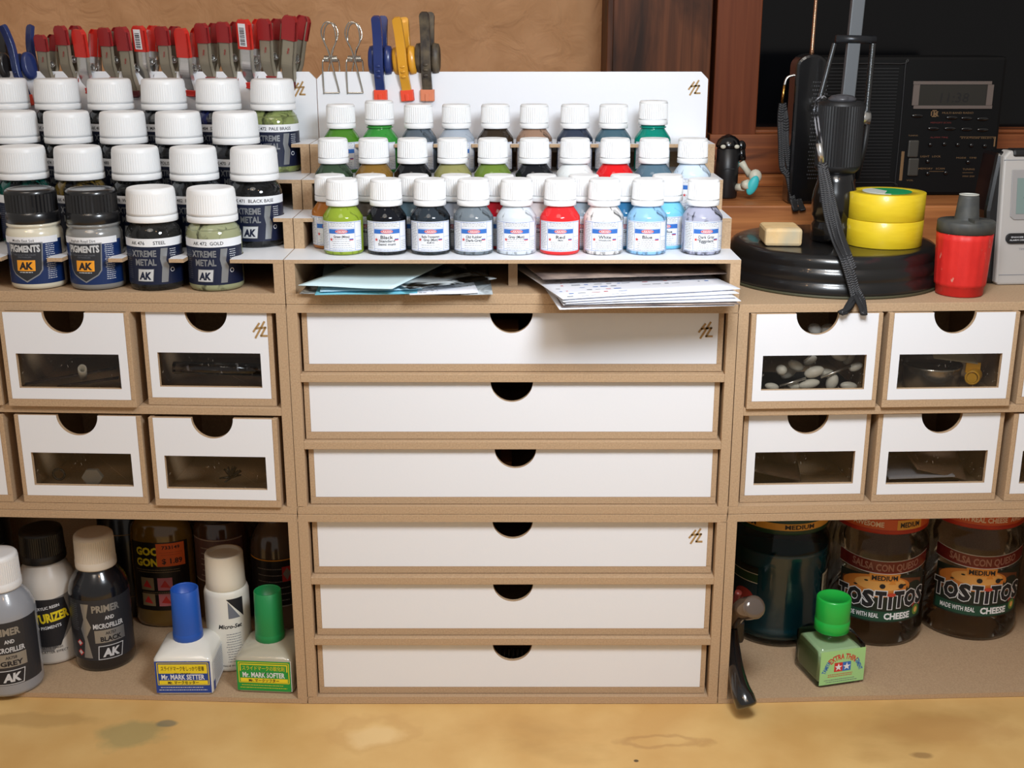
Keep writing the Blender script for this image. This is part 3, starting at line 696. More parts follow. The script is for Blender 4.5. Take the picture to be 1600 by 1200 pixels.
# ------------------------------------------------------------------ clamps along the tops of the backboards
def ribbon(b, path, widths, th, mi=0, flange=0):
    """bent strip: path in (y,z), width along x"""
    P = [Vector(p) for p in path]; n = len(P); fr, bk = [], []
    for i, p in enumerate(P):
        t = (P[min(i+1, n-1)]-P[max(i-1, 0)]).normalized(); nn_ = Vector((-t.y, t.x)); w_ = widths[i] if isinstance(widths, (list, tuple)) else widths
        fr.append((p+nn_*th/2, w_/2)); bk.append((p-nn_*th/2, w_/2))
    v = []; 
    for (a, w_), (c, _) in zip(fr, bk): v += [(-w_, a.x, a.y), (w_, a.x, a.y), (w_, c.x, c.y), (-w_, c.x, c.y)]
    f = []
    for i in range(n-1):
        o = 4*i
        for k in range(4): f.append((o+k, o+(k+1) % 4, o+4+(k+1) % 4, o+4+k))
    f.append((3, 2, 1, 0)); o = 4*(n-1); f.append((o, o+1, o+2, o+3))
    b.add(v, f, mi)
    if flange:
        for sx in (-1, 1):
            v = []
            for (a, w_), (c, _) in zip(fr, bk):
                t_ = (a-c).normalized(); d = a + t_*0; e = c - t_*flange*FL_S
                v += [(sx*w_, d.x, d.y), (sx*(w_-.7), d.x, d.y), (sx*(w_-.7), e.x, e.y), (sx*w_, e.x, e.y)]
            f = []
            for i in range(n-1):
                o = 4*i
                for k in range(4): f.append((o+k, o+(k+1) % 4, o+4+(k+1) % 4, o+4+k))
            f.append((3, 2, 1, 0)); o = 4*(n-1); f.append((o, o+1, o+2, o+3)); b.add(v, f, mi)
    return b
FL_S = 1
def arc_path(pts, n=5):
    """smooth a polyline with Catmull-Rom"""
    P = [Vector(p) for p in pts]; out = []
    for i in range(len(P)-1):
        p0, p1, p2, p3 = P[max(i-1, 0)], P[i], P[i+1], P[min(i+2, len(P)-1)]
        for k in range(n):
            t = k/n; out.append(.5*((2*p1)+(-p0+p2)*t+(2*p0-5*p1+4*p2-p3)*t*t+(-p0+3*p1-3*p2+p3)*t**3))
    out.append(P[-1]); return out
DRED = pc('dull_red_vinyl', (150, 34, 36), .45, coat=.2); BRED = pc('bright_red_vinyl', (206, 44, 34), .35, coat=.3); CHROME = mat('chrome', (236, 236, 236), .2, metal=.9); PLATE = mat('grey_painted_metal', (150, 142, 124), .45, metal=.3)
DTIP = pc('dark_red_tip', (92, 30, 34), .5); BARW = LBLW
def spring_clamp(px, py_top, py_tip, kind, label, yaw=-20, roll=0, wd=10.6, tipm=None, F=FL):
    base = at_y(px, py_tip, 165, F); top = at_y(px, py_top, 158, F)
    H = top.z - base.z; s = H/54
    l = F.l(base); p = F.w(l.x, BBY+4, base.z+9*s)
    t = thing('spring_clamp', label, 'clamp', p, group='red handled spring clamps on the left backboard', rot=(0, R(roll), F.rot+R(yaw)))
    metal = CHROME if kind != 'plate' else PLATE; red = DRED if kind == 'plate' else BRED; tm = tipm or red
    for sgn, nm in ((1, 'front'), (-1, 'rear')):
        fp = [(-2.4,-9), (-2.8,-5), (-5.0,1), (-7.6,8), (-8.2,16), (-8.6,24), (-10.0,36), (-11.2,45)]
        path = [Vector((y*s, z*s)) for y, z in arc_path(fp, 4)]
        wl = [wd*(.82+.18*min(1, i/10)) for i in range(len(path))]
        b = MB(); ribbon(b, path[:-2], wl[:-2], .9*s, 0, flange=3.2*s); 
        if kind == 'plate' and sgn == 1:
            L = Label(); L.text('CHINA', 0, 0, 1.7, 1, 1, w=6.6, rot=-PI/2, off=.02); q = (path[19]+path[18])/2
            L.put(b, None, .05, Matrix.Translation((0, q.x-.6*s, q.y-1)) @ Matrix.Rotation(-R(9), 4, 'X'))
        b.xf(lambda v: (v.x, v.y*sgn, v.z)); b.build('arm', [metal, DRED], t, merge=False)
        hp = path[21:] if kind == 'plate' else path[19:]
        b = MB(); ws = [wd+1.4]*len(hp); ws[-1] = wd*.62; ws[-2] = wd*.95; hp2 = list(hp); hp2[-1] = hp[-1] + (hp[-1]-hp[-2])*.3
        ribbon(b, hp2, ws, 2.8*s, 0, flange=2.2*s); b.xf(lambda v: (v.x, v.y*sgn, v.z)); b.build('handle_sleeve', red, t, merge=False, bevel=.5)
        if kind == 'barcode' and sgn == 1:
            b = MB(); pa, pb = hp[1], hp[-3]; dv = (pb-pa); L = Label(); ll = dv.length*1.05; L.rect(-3.6, 3.6, 0, ll, 0, 0)
            z = 1
            rr = random.Random(px)
            while z < ll-3: d = rr.uniform(.3, .9); L.rect(-2.6, 2.2, z, z+d, 1, 1); z += d+rr.uniform(.3, .8)
            ang = math.atan2(-dv.x, dv.y)
            L.put(b, None, .06, Matrix.Translation((0, pa.x-1.7*s, pa.y)) @ Matrix.Rotation(ang, 4, 'X')); b.build('barcode_sticker', [LBLW, INK], t, merge=False)
        b = MB(); ribbon(b, [Vector((-2.9*s, -10.4*s))]+path[0:5], [wd*.8]+[wd+.8]*5, 2.6*s, 0); b.xf(lambda v: (v.x, v.y*sgn, v.z)); b.build('jaw_tip', tm, t, merge=False, bevel=.4)
    b = MB(); n = 90; b.tube([(-wd*.42 + wd*.84*k/n, 3.2*s*math.cos(2*PI*k/18), 13*s+3.2*s*math.sin(2*PI*k/18)) for k in range(n+1)], .55, 6)
    b.box(-wd/2-1, wd/2+1, -.9, .9, 13*s-.9, 13*s+.9); b.build('coil_spring', METAL, t, merge=False)
    return t
CL = [(73,55,130,'plate',None),(108,41,128,'plate',None),(138,47,145,'shiny',None),(174,44,127,'plate',None),(208,43,150,'plate',DTIP),(229,41,133,'barcode',None),(264,42,128,'plate',None),
      (297,45,149,'shiny',None),(326,37,127,'plate',None),(359,35,128,'plate',None),(392,31,137,'barcode',None),(422,30,126,'plate',None),(453,24,135,'plate',DTIP)]
CLN = {'plate': 'dull red handled spring clamp with grey arms', 'shiny': 'bright red handled spring clamp with chrome arms', 'barcode': 'red spring clamp with a barcode sticker on its handle'}
for i, (px, a, c, k, tm) in enumerate(CL):
    o = ('leftmost', 'second', 'third', 'fourth', 'fifth', 'sixth', 'seventh', 'eighth', 'ninth', 'tenth', 'eleventh', 'twelfth', 'rightmost')[i]
    spring_clamp(px, a, c, k, CLN[k]+', '+o+(' from left' if 0 < i < 12 else ' of the row'), yaw=-27 if i < 12 else -20, roll=[3,1,2,2,0,2,1,2,1,2,3,3,10][i], tipm=tm)
def boss_clamp(px, F, pyt, pyb, colr, pad, label, yaw=-7, roll=0, y=BBY+4, wear=None, s=None):
    p0 = at_y(px, pyb, y-4, F); top = at_y(px, pyt, y-12, F); s = (top.z-p0.z)/68
    l = F.l(p0); t = thing('plastic_clamp', label, 'clamp', F.w(l.x, y, p0.z+23*s), rot=(0, R(roll), F.rot+R(yaw)))
    m = mat('clamp_%d_%d_%d' % colr, colr, .38, coat=.3) if not wear else noisy('clamp_worn_%d' % colr[0], colr, wear, (180,180,120), .5)
    for sgn in (1, -1):
        fp = [(-3.2,-19), (-4.5,-12), (-7.5,-3), (-8.8,7), (-8.6,18), (-9.2,28), (-11.5,38), (-13.5,44)]
        path = [Vector((a*s, c*s)) for a, c in arc_path(fp, 4)]
        ws = [7.6*s]*len(path); ws[-1] = 3.6*s; ws[-2] = 6.6*s; ws[0] = 6.8*s
        b = MB(); ribbon(b, path, ws, 3.6*s)
        for k in range(3): b.ellipsoid((0, path[12].x-1.9*s, (2-k*4+3)*s), 2.2*s, .8*s, 1.2*s, segs=10, rings=6)
        b.xf(lambda v: (v.x, v.y*sgn, v.z)); b.build('arm', m, t, merge=False, bevel=1.0*s)
        b = MB(); b.box(-5.4*s, 5.4*s, -6*s, -1.6, -23*s, -14*s); b.box(-1.6*s, 1.6*s, -7*s, -6*s, -23*s, -17*s); b.xf(lambda v: (v.x, v.y*sgn, v.z)); b.build('jaw_pad', pad, t, bevel=.6)
    b = MB(); b.lathe([(8.6,-9.6),(10.6,-8.8),(11.2,-6),(11.2,-4.2),(5,-4.1),(5,4.1),(11.2,4.2),(11.2,6),(10.6,8.8),(8.6,9.6)], 28)
    b.xf(lambda v: (v.z*s, v.x*.62*s, v.y*s*1.05+9.5*s)); b.build('pivot_boss', m, t)
    return t
PADR = pc('orange_pad', (232, 74, 44), .5); PADD = pc('faded_orange_pad', (214, 128, 92), .6)
boss_clamp(596, FC, 23, 158, (28, 46, 104), PADR, 'dark blue plastic clamp on the middle backboard, left of the yellow one')
boss_clamp(635, FC, 25, 158, (214, 152, 36), PADR, 'yellow plastic clamp on the middle backboard between blue and black ones', yaw=-9, roll=-5)
boss_clamp(669, FC, 17, 158, (52, 46, 42), PADD, 'worn black plastic clamp on the middle backboard, right of the yellow one', yaw=-6, wear=(96, 84, 66))
boss_clamp(44, FL, 36, 166, (26, 44, 100), PADR, 'dark blue plastic clamp at the far left of the left backboard', yaw=-32, roll=-9)
boss_clamp(3, FL, 40, 160, (34, 32, 32), DRED, 'black plastic clamp cut by the left edge of the picture', yaw=-20, roll=-5)
CHR = mat('chrome_wire', (205, 200, 190), .15, metal=1)
def wire_clip(px, label, cross):
    p = at_y(px, 112, BBY+2); t = thing('wire_clip', label, 'clip', (p.x, BBY+4, BBZ), group=None)
    f = arc_path([(-4.8,-2.2,9.5),(-5.9,-3.5,6),(-5.9,-2.2,-14.5),(-5.2,-2.2,-15.6),(4.8,-2.2,-15.6),(5.7,-2.2,-14.6),(4.0,-3,-6),(1.5,-4.5,6),(-1.5,-6,17),(-5.0*cross,-7.5,25),(-5.2,-8,30),(-3,-8,35),(0,-8,36.4),(3.2,-8,35),(5.2,-7.6,30),(5.3,-7,22),(2.0,-4,16),(0.8,-2.4,11)], 5)
    b = MB(); b.tube(f, .6, 8); b.build('front_wire', CHR, t, merge=False)
    r_ = [(-x, -y*.9, z-.6) for x, y, z in f]; b = MB(); b.tube(r_, .6, 8); b.build('rear_wire', CHR, t, merge=False)
    b = MB()
    for sx in (-1, 1):
        n = 54; b.tube([(sx*(1.0+4.2*k/n), 2.2*math.cos(2*PI*k/13.5), 9.5+2.2*math.sin(2*PI*k/13.5)) for k in range(n+1)], .5, 6)
    b.build('coil_spring', CHR, t, merge=False)
wire_clip(517, 'bent wire spring clip on the middle backboard, the left of the two', .9)
wire_clip(554, 'bent wire spring clip on the middle backboard beside the blue clamp', 1.0)

# ------------------------------------------------------------------ papers in the slot
def paper(label, pts, th, mats, name='paper_sheet', cat='paper', droop=0, mark=None, group=None, waves=0, nu=14, nv=8):
    """pts: four corners (front left, front right, back right, back left) in mm"""
    A, B, C_, D = [Vector(p) for p in pts]; o = (A+B+C_+D)/4; b = MB(); top = {}
    for side, dz in ((0, th), (1, 0)):
        for i in range(nu+1):
            for j in range(nv+1):
                u, v = i/nu, j/nv; p = A*(1-u)*(1-v)+B*u*(1-v)+C_*u*v+D*(1-u)*v
                z = p.z + dz + waves*math.sin(u*7+v*3)*math.sin(v*4+u)*(.3+.7*(1-v)) + droop*(1-v)**2*math.sin(u*PI)
                b.v.append((p.x-o.x, p.y-o.y, z-o.z))
    W_ = nv+1; off = (nu+1)*W_
    for i in range(nu):
        for j in range(nv):
            a = i*W_+j; q = (a, a+W_, a+W_+1, a+1); b.f.append(q); b.m.append(0); b.s.append(True)
            b.f.append(tuple(off+k for k in reversed(q))); b.m.append(0); b.s.append(True)
    for i in range(nu):
        a = i*W_; b.f.append((a, off+a, off+a+W_, a+W_)); b.m.append(0); b.s.append(False); a = a+nv; b.f.append((a, a+W_, off+a+W_, off+a)); b.m.append(0); b.s.append(False)
    for j in range(nv):
        b.f.append((j, j+1, off+j+1, off+j)); b.m.append(0); b.s.append(False); a = nu*W_+j; b.f.append((a, off+a, off+a+1, a+1)); b.m.append(0); b.s.append(False)
    if mark:
        r = random.Random(mark)
        def P(u, v):
            p = A*(1-u)*(1-v)+B*u*(1-v)+C_*u*v+D*(1-u)*v
            z = p.z + th + .12 + waves*math.sin(u*7+v*3)*math.sin(v*4+u)*(.3+.7*(1-v)) + droop*(1-v)**2*math.sin(u*PI); return (p.x-o.x, p.y-o.y, z-o.z)
        for row in range(11):
            u = .04
            while u < .93:
                d = r.uniform(.008, .05); v = .03+row*.052; hh = r.choice((.005, .008, .012))
                if row > 2 and r.random() < .62 or row <= 2 and u < .42 and r.random() < .85: b.face([P(u, v), P(u+d, v), P(u+d, v+hh), P(u, v+hh)], r.choice((1, 1, 1, 1, 1, 3, 3, 2)))
                u += d+r.uniform(.006, .05)
    ob = b.build(name, mats, None, tuple(o), merge=False); tag(ob, label, cat, group); return ob
PW = mat('white_paper', (226, 228, 236), .6); PCY = mat('cyan_paper', (204, 228, 234), .6); PTE = mat('teal_card', (110, 186, 206), .55)
BAG = glass('plastic_bag', (216, 222, 224), (200, 210, 215), .55, .12, 1.3, nscale=30); NEWS = noisy('printed_paper', (158, 140, 128), (96, 84, 82), (50, 50, 50), .6)
def corners(fl, fr, z, depth, skew=0, zb=None):
    a = at_z(fl[0], fl[1], z); c = at_z(fr[0], fr[1], z) if len(fr) == 2 else at_z(fr[0], fr[1], fr[2]); zb = z if zb is None else zb
    d = Vector((c.x-a.x, c.y-a.y, 0)).normalized(); nrm = Vector((-d.y, d.x, 0))*depth + d*skew
    return [a, c, Vector((c.x, c.y, zb))+nrm, Vector((a.x, a.y, zb))+nrm]
PK = [PW, GREYI, REDI, BLUEI]
PAP = []
for i, (z, fl, fr, m_, lb, mk) in enumerate([(307.6, (874, 484), (1148, 478), PW, 'white sheet hanging lowest under the right paper stack', 0), (308.6, (878, 480), (1155, 476), NEWS, 'greyish printed sheet near the bottom of the right paper stack', 0),
        (309.8, (880, 477), (1158, 471), PW, 'white sheet low in the right paper stack, above the greyish one', 0), (311.0, (884, 475), (1150, 465), PW, 'white sheet in the middle of the right paper stack', 0), (312.2, (880, 472), (1155, 459), PW, 'white decal instruction sheet with small grey print, directly under the topmost', 0),
        (313.6, (879, 468), (1157, 452), PW, 'topmost printed white decal sheet of the right paper stack', 5)]):
    paper(lb, corners(fl, fr, z, 150, -3, z+.2), .25, PK if mk else [m_], droop=.3, mark=mk, group='paper sheets in the right half of the slot', waves=.25)
paper('brownish printed sheet lying back on top of the right paper stack', corners((848, 437), (1140, 428), 318.3, 105, -8), .3, [NEWS], waves=.3, group='paper sheets in the right half of the slot')
a = [at_z(468, 459, 308.2), at_z(770, 461, 308.2)]
paper('large clear plastic bag at the bottom of the left paper slot', [a[0], a[1], a[1]+Vector((-6, 110, 0)), a[0]+Vector((4, 110, 0))], .3, [BAG], 'plastic_bag', 'bag', waves=.6)
paper('teal card inside the slot, under the pale cyan sheet', corners((492, 461), (652, 459), 309.5, 120, 0), .5, [PTE], waves=.4)
paper('white backing card in the plastic bag, right part of the left slot', corners((640, 461), (748, 458), 309.4, 110, 0), .4, [PW, GREYI, GREYI, GREYI], waves=.3, mark=9, nu=8)
paper('clear plastic bag with folded edge lying tilted over the left papers', corners((640, 452), (776, 436), 313.5, 95, -6), .3, [BAG], 'plastic_bag', 'bag', waves=.5)
paper('pale blue sheet in the left paper slot below the cyan one', corners((500, 456), (660, 452), 311.2, 110, 0), .3, [mat('pale_blue_paper', (176, 212, 230), .6)], waves=.4)
A_ = at_z(466, 446, 315.0); B_ = at_z(613, 452, 314.2); C2 = at_z(676, 421, 315.8); 
paper('pale cyan instruction sheet on top in the left paper slot', [A_, B_, B_+(C2-B_)*1.9, A_+(C2-B_)*1.7+Vector((10, 0, 0))], .3, [PCY], waves=.3)

# ------------------------------------------------------------------ things on the right cabinet (top at Z=300)
GBLK = mat('gloss_black', (14, 14, 16), .22, coat=.5); MBLK = mat('matt_black', (20, 20, 22), .5); FBLK = mat('fabric_black', (26, 26, 28), .8, bump=.6, bscale=2500)
RT = 300.0
dc = at_y(1301, 373, 92); DX, DYc = dc.x, 92.0; RD = 76.5
t = LAMP = thing('desk_lamp', 'desk lamp with round black stepped foot and grey sprung arm, on right cabinet', 'lamp', (DX, DYc, RT))
b = MB(); b.lathe([(74,0),(76.5,.6),(76.8,4),(75.6,8.5),(74.6,9.5),(74.8,11),(75.6,13.5),(74.9,17.5),(73.4,18.8),(73.4,20),(73.8,22.5),(72.6,26.0),(70.5,27.8),(67,28.3),(30,28.3),(12,28.3)], 96)
b.build('weighted_foot', noisy('black_enamel', (20, 20, 22), (27, 26, 25), (40, 40, 40), .28, coat=.3, c3=(52, 28, 30), scale3=(22, 22, 60), lo3=.66, hi3=.72), t)
b = MB(); b.lathe([(76.2,-.0),(77.6,.2),(77.6,1.5),(76.2,2)], 96); b.build('rim_seal', mat('dull_olive_rubber', (66, 64, 44), .6), t)
DZ = RT+28.4
# yellow tape, two rolls
tp = at_y(1382, 345, 72)
YT = noisy('yellow_tape', (230, 200, 40), (222, 190, 34), (60, 60, 400), .38, coat=.15)
def tape(z, label, top=False):
    t = thing('tape_roll', label, 'tape', (tp.x, 72, z), group='yellow tape rolls')
    b = MB(); b.lathe([(17,0),(26.3,0),(26.6,.3),(26.6,18.1),(26.3,18.4),(17,18.4),(17,0)], 64); b.build('tape', YT, t)
    b = MB(); b.lathe([(15.2,.2),(17,.2),(17,18.3),(15.2,18.3),(15.2,.2)], 48); b.build('core', mat('tape_core', (196, 190, 170), .7), t)
    if top:
        b = MB(); b.lathe([(0.01,18.3),(16.8,18.3),(16.8,18.7),(0.01,18.7)], 48, smooth=False); 
        o = b.build('paper_label', [mat('green_sticker', (20, 150, 88), .5), mat('pale_sticker', (208, 214, 206), .5)], t)
        for p in o.data.polygons: p.material_index = 1 if p.center.x < -.003 else 0
tape(DZ+.1, 'lower yellow tape roll standing on the black lamp foot'); tape(DZ+18.7, 'upper yellow tape roll with a green paper label, on the lower roll', True)
# rubber eraser
er = at_z(1218, 381, DZ); ee = FR.rot
b = MB(); b.box(-13, 13, -16, 16, 0, 12.6)
o = b.build('eraser', noisy('eraser_tan', (226, 194, 142), (214, 180, 128), (90, 90, 90), .75, c3=(186, 176, 150), scale3=(30, 30, 20), lo3=.52, hi3=.7), None, (er.x+1, er.y+4, DZ+.1), R(-3), bevel=2.2); tag(o, 'tan rounded rectangular eraser lying on the black lamp foot', 'eraser')
# flashlight standing on its head
fp = at_y(1295, 370, 92)
t = thing('flashlight', 'black ribbed flashlight standing head down on the black lamp foot', 'flashlight', (fp.x, 84, DZ+.1))
zt = at_y(1297, 158, 84).z - DZ
b = MB(); b.lathe([(11.5,0),(14.5,.4),(15.2,3),(15.2,12),(14.2,13.5),(14.2,17),(15.6,19),(15.9,30),(15.0,36),(13.0,43),(12.6,50)], 48); b.build('head', GBLK, t)
b = MB(); b.lathe([(12.6,49),(15.6,52),(15.9,54),(15.9,zt-3),(15.2,zt-.6),(13,zt)], 96, rib=(96, .55, 53.5, zt-2.5)); b.build('grip', MBLK, t, merge=False)
b = MB(); b.lathe([(9.5,zt),(9.5,zt+1.8),(7.5,zt+3.6),(3,zt+4.6)], 32); b.build('tail_switch', glass('smoky_plastic', (150, 150, 150), (70, 70, 74), .8, .3), t)
# lanyard
LY0 = 84-17
def LP(px, py, y): p = at_y(px, py, y); return (p.x, p.y, p.z)
cl = [LP(1290, 156, 70), LP(1282, 150, 66), LP(1274, 158, 62), LP(1272, 175, 60), LP(1275, 200, 60), LP(1280, 226, 60)]
t = thing('wrist_lanyard', 'black braided wrist lanyard draped over the front of the lamp foot', 'lanyard', (0, 0, 0))
b = MB(); b.tube(arc3 := [Vector(p) for p in cl], .55, 8); b.tube([(x+2.0, y-.6, z) for x, y, z in cl], .55, 8); b.build('clear_cord', glass('clear_cord', (190, 190, 195), (140, 140, 145), .6, .2), t, merge=False)
b = MB(); b.tube([LP(1280, 224, 60), LP(1284, 254, 60)], [2.1, 2.1], 14); b.build('crimp_sleeve', METAL, t)
def smooth3(P, n=8):
    P = [Vector(p) for p in P]; out = []
    for i in range(len(P)-1):
        p0, p1, p2, p3 = P[max(i-1, 0)], P[i], P[i+1], P[min(i+2, len(P)-1)]
        for k in range(n):
            q = k/n; out.append(.5*((2*p1)+(-p0+p2)*q+(2*p0-5*p1+4*p2-p3)*q*q+(-p0+3*p1-3*p2+p3)*q**3))
    out.append(P[-1]); return out
def braid(path, w_, name, t, m=None):
    P = smooth3(path, 14); b = MB(); b.tube(P, w_, 10, flat=.45)
    n = len(P)
    L = 0
    for i in range(1, n):
        pass
    # raised chevrons of the weave
    acc = 0; prev = P[0]
    for i in range(1, n-1):
        acc += (P[i]-prev).length; prev = P[i]
        if acc > 1.15:
            acc = 0; tdir = (P[i+1]-P[i-1]).normalized(); side = tdir.cross(Vector((0, -1, 0))).normalized()
            c = P[i]+Vector((0, -w_*.42, 0))
            for s_ in (-1, 1):
                b.tube([c+side*s_*w_*.05, c+side*s_*w_*.8-tdir*.9], .34, 5, 1)
    return b.build(name, [FBLK, mat('fabric_black_thread', (88, 88, 90), .8)], t, merge=False)
braid([LP(1283, 252, 60), LP(1290, 290, 58), LP(1296, 330, 50), LP(1307, 370, 36), LP(1321, 400, 16), LP(1331, 425, 11), LP(1338, 450, 9), LP(1346, 466, 4), LP(1349, 480, -2), LP(1350, 492, -6)], 2.3, 'strap', t)
braid([LP(1287, 254, 60), LP(1296, 290, 58), LP(1305, 330, 50), LP(1314, 365, 36), LP(1326, 398, 16), LP(1334, 420, 11)], 2.2, 'strap', t)
braid([LP(1281, 256, 60), LP(1285, 295, 58), LP(1292, 340, 48), LP(1303, 375, 36), LP(1316, 405, 15), LP(1324, 430, 11), LP(1331, 455, 8), LP(1333, 470, 4), LP(1325, 484, -2), LP(1314, 490, -6)], 1.9, 'strap', t)
b = MB()
for q in [[LP(1336, 462, 3), LP(1345, 480, -3), LP(1348, 491, -5)], [LP(1334, 468, 3), LP(1326, 481, -3), LP(1311, 489, -5)], [LP(1332, 465, 3), LP(1322, 482, -3), LP(1320, 491, -5)]]: b.tube(smooth3(q, 6), [2.0]*13, 8, flat=.6)
b.build('frayed_end', FBLK, t, merge=False)
# red sharpener
sp = at_z(1502, 462, RT); sp.y = 35
t = thing('lead_sharpener', 'red ribbed lead sharpener with dark grey top, beside the silver clock', 'sharpener', (at_y(1502, 420, 35).x, 35, RT+.1), R(3))
b = MB(); pr = []
RB_ = noisy('worn_red_plastic', (214, 44, 38), (200, 36, 32), (90, 90, 60), .5, c3=(206, 150, 130), scale3=(260, 260, 120), lo3=.66, hi3=.74)
b.lathe([(14.6,0),(15.6,.5),(15.9,6.5),(17.0,7.0),(17.2,9),(18.4,38),(18.6,42.6),(17,42.8)], 72, rib=(72, .0, 0, 0))
n = len(b.v)
b.xf(lambda v: (v.x*(1-.011*(1+math.cos(18*math.atan2(v.x, v.y)))*(1 if 6.8 < v.z < 42.7 else 0)), v.y*(1-.011*(1+math.cos(18*math.atan2(v.x, v.y)))*(1 if 6.8 < v.z < 42.7 else 0)), v.z))
b.build('body', RB_, t)
DG = noisy('dark_grey_plastic', (58, 60, 60), (74, 74, 70), (120, 120, 120), .55)
b = MB(); b.lathe([(17.5,42.8),(18.8,43),(18.8,50),(18.2,50.8),(8.2,51.2),(8.0,52),(6.6,66),(6.3,67.6),(4.7,67.8),(4.5,62)], 48); b.box(-2.2, 2.2, -18, -6, 50.6, 53.0); b.build('sharpening_top', DG, t)
b = MB(); b.lathe([(4.9,67.7),(6.4,67.7),(6.4,68.3),(4.9,68.3),(4.9,67.7)], 32); b.build('nozzle_ring', mat('pale_grey', (190, 190, 182), .5), t)
# silver digital clock at the right edge
ck = at_y(1556, 440, 62)
t = thing('digital_clock', 'silver digital weather clock with black side, at the right edge', 'clock', (ck.x, 62, RT+.1), R(5))
SIL = mat('silver_plastic', (176, 172, 168), .45, metal=.0, spec=.5)
def clockpt(x, y, z): return (x, y + z*.14, z)
H_ = at_y(1560, 236, 75).z-RT
b = MB(); b.prism([(0,2),(2,0),(118,0),(118,H_),(6,H_),(2,H_-4)], 0, 12, 'y', smooth=False); b.xf(lambda v: clockpt(v.x, v.y, v.z)); b.build('face_plate', SIL, t, bevel=1.5)
b = MB(); b.prism([(-6,3),(-2,0),(122,0),(122,H_-1),(0,H_-1),(-7,H_*.55)], 5, 30, 'y'); b.xf(lambda v: clockpt(v.x, v.y, v.z)); b.build('black_body', GBLK, t, bevel=3)
Mc = Matrix.Rotation(math.atan(-.14), 4, 'X')
b = MB(); b.prism([(8,H_*.515),(11,H_*.49),(98,H_*.49),(98,H_*.86),(8,H_*.86)], -.1, -.9, 'y'); b.xf(lambda v: clockpt(v.x, v.y, v.z)); b.build('display_bezel', mat('bezel_grey', (150, 147, 146), .5), t, bevel=.4)
b = MB(); b.box(12, 92, -1.2, -.9, H_*.535, H_*.80); b.xf(lambda v: clockpt(v.x, v.y, v.z)); lc = b.build('display', mat('lcd_grey', (120, 138, 134), .15, coat=.5), t)
b = MB(); L = Label(); L.text('0:38', 17, 0, 11, 0, 0, w=50, off=.02, align='l'); L.put(b, None, .1, Matrix.Translation((0, -1.2, H_*.60)))
b.xf(lambda v: clockpt(v.x, v.y, v.z)); b.build('digits', INK, lc, merge=False)
b = MB(); b.prism([(9+3.6*math.cos(a_), H_*.352+3.6*math.sin(a_)) for a_ in [PI/2+PI*k/8 for k in range(9)]]+[(90, H_*.352-3.6), (90, H_*.352+3.6)], -.1, -1.6, 'y'); b.xf(lambda v: clockpt(v.x, v.y, v.z)); bt = b.build('button_bar', MBLK, t, bevel=.4)
b = MB(); L = Label(); L.text('SNOOZE', 15, H_*.357, 1.1, 0, 0, w=9, align='l'); L.text('ALARM OFF', 14, H_*.335, 1.1, 0, 0, w=11, align='l'); L.rect(27, 27.4, H_*.33, H_*.375, 0, 0); L.put(b, None, .1, Matrix.Translation((-6, -1.7, 0))); b.xf(lambda v: clockpt(v.x, v.y, v.z)); b.build('lettering', LBLW, bt, merge=False)
b = MB(); L = Label(); L.text('TIME ZONE', 16, H_*.262, 1.5, 0, 0, w=12, align='l'); L.put(b, None, .15); b.xf(lambda v: clockpt(v.x, v.y, v.z)); b.build('lettering', GREYI, t, merge=False)
b = MB(); b.box(8, 100, -1, 12, H_-4.5, H_+1.0); b.xf(lambda v: clockpt(v.x, v.y, v.z)); b.build('snooze_button', MBLK, t, bevel=2)
b = MB(); b.box(2, 117, -.25, .2, H_*.845+8, H_*.845+8.3); b.box(2, 117, -.25, .2, H_*.075, H_*.075+.3); b.xf(lambda v: clockpt(v.x, v.y, v.z)); b.build('seam', GREYI, t)
# black table radio on the wooden sill
RY = 246; rx0 = X(1262, 200, RY); rx1 = X(1563, 200, RY); rz1 = Zy(88, RY)
t = thing('table_radio', 'black portable radio with dim display and small buttons, on the wooden sill', 'radio', (rx0, RY, LEDZ+.1))
RW = rx1-rx0; RH = rz1-LEDZ
RBL = mat('radio_black', (8, 8, 9), .6, spec=.2)
b = MB(); b.box(0, RW, 0, 48, 0, RH); b.build('case', RBL, t, bevel=3)
def rp(px, py): p = at_y(px, py, RY); return p.x-rx0, p.z-LEDZ
def rrect(b, px0, px1, py0, py1, d0, d1, mi=0):
    x0, z1 = rp(px0, py0); x1, z0 = rp(px1, py1); b.box(x0, x1, -d1, -d0, z0, z1, mi); return b
b = MB()
for (a_, c_, e_, f_) in [(1427,1549,127,132),(1427,1549,165,170),(1427,1434,132.4,164.6),(1543,1549,132.4,164.6)]: rrect(b, a_, c_, e_, f_, 0, 1.2)
b.build('display_frame', mat('dull_silver_frame', (104, 92, 86), .5), t, merge=False)
b = MB(); rrect(b, 1434, 1543, 132, 165, 0, .5); dsp = b.build('display', mat('dark_lcd', (44, 42, 38), .2), t)
b = MB(); L = Label(); x_, z_ = rp(1468, 160); L.text('11:38', x_, z_, 8, 0, 0, w=24, align='l', shear=.1); L.put(b, None, .12, Matrix.Translation((0, -.5, 0))); b.build('digits', mat('lcd_digits', (20, 18, 18), .5), dsp, merge=False)
b = MB(); L = Label(); TM = mat('dim_gold_print', (120, 92, 60), .5); RM_ = mat('dim_red_print', (110, 36, 32), .5)
def rt(px, py, s_, h, w_, mi=0):
    x_, z_ = rp(px, py); L.text(s_, x_, z_, h, mi, 0, w=w_, align='l')
x_, z_ = rp(1454, 183); L.frame(x_, x_+5.6, z_, z_+5.6, .9, 0, 0); L.text('K', x_+2, z_+.6, 4, 0, 1, w=5, align='l', off=.03)
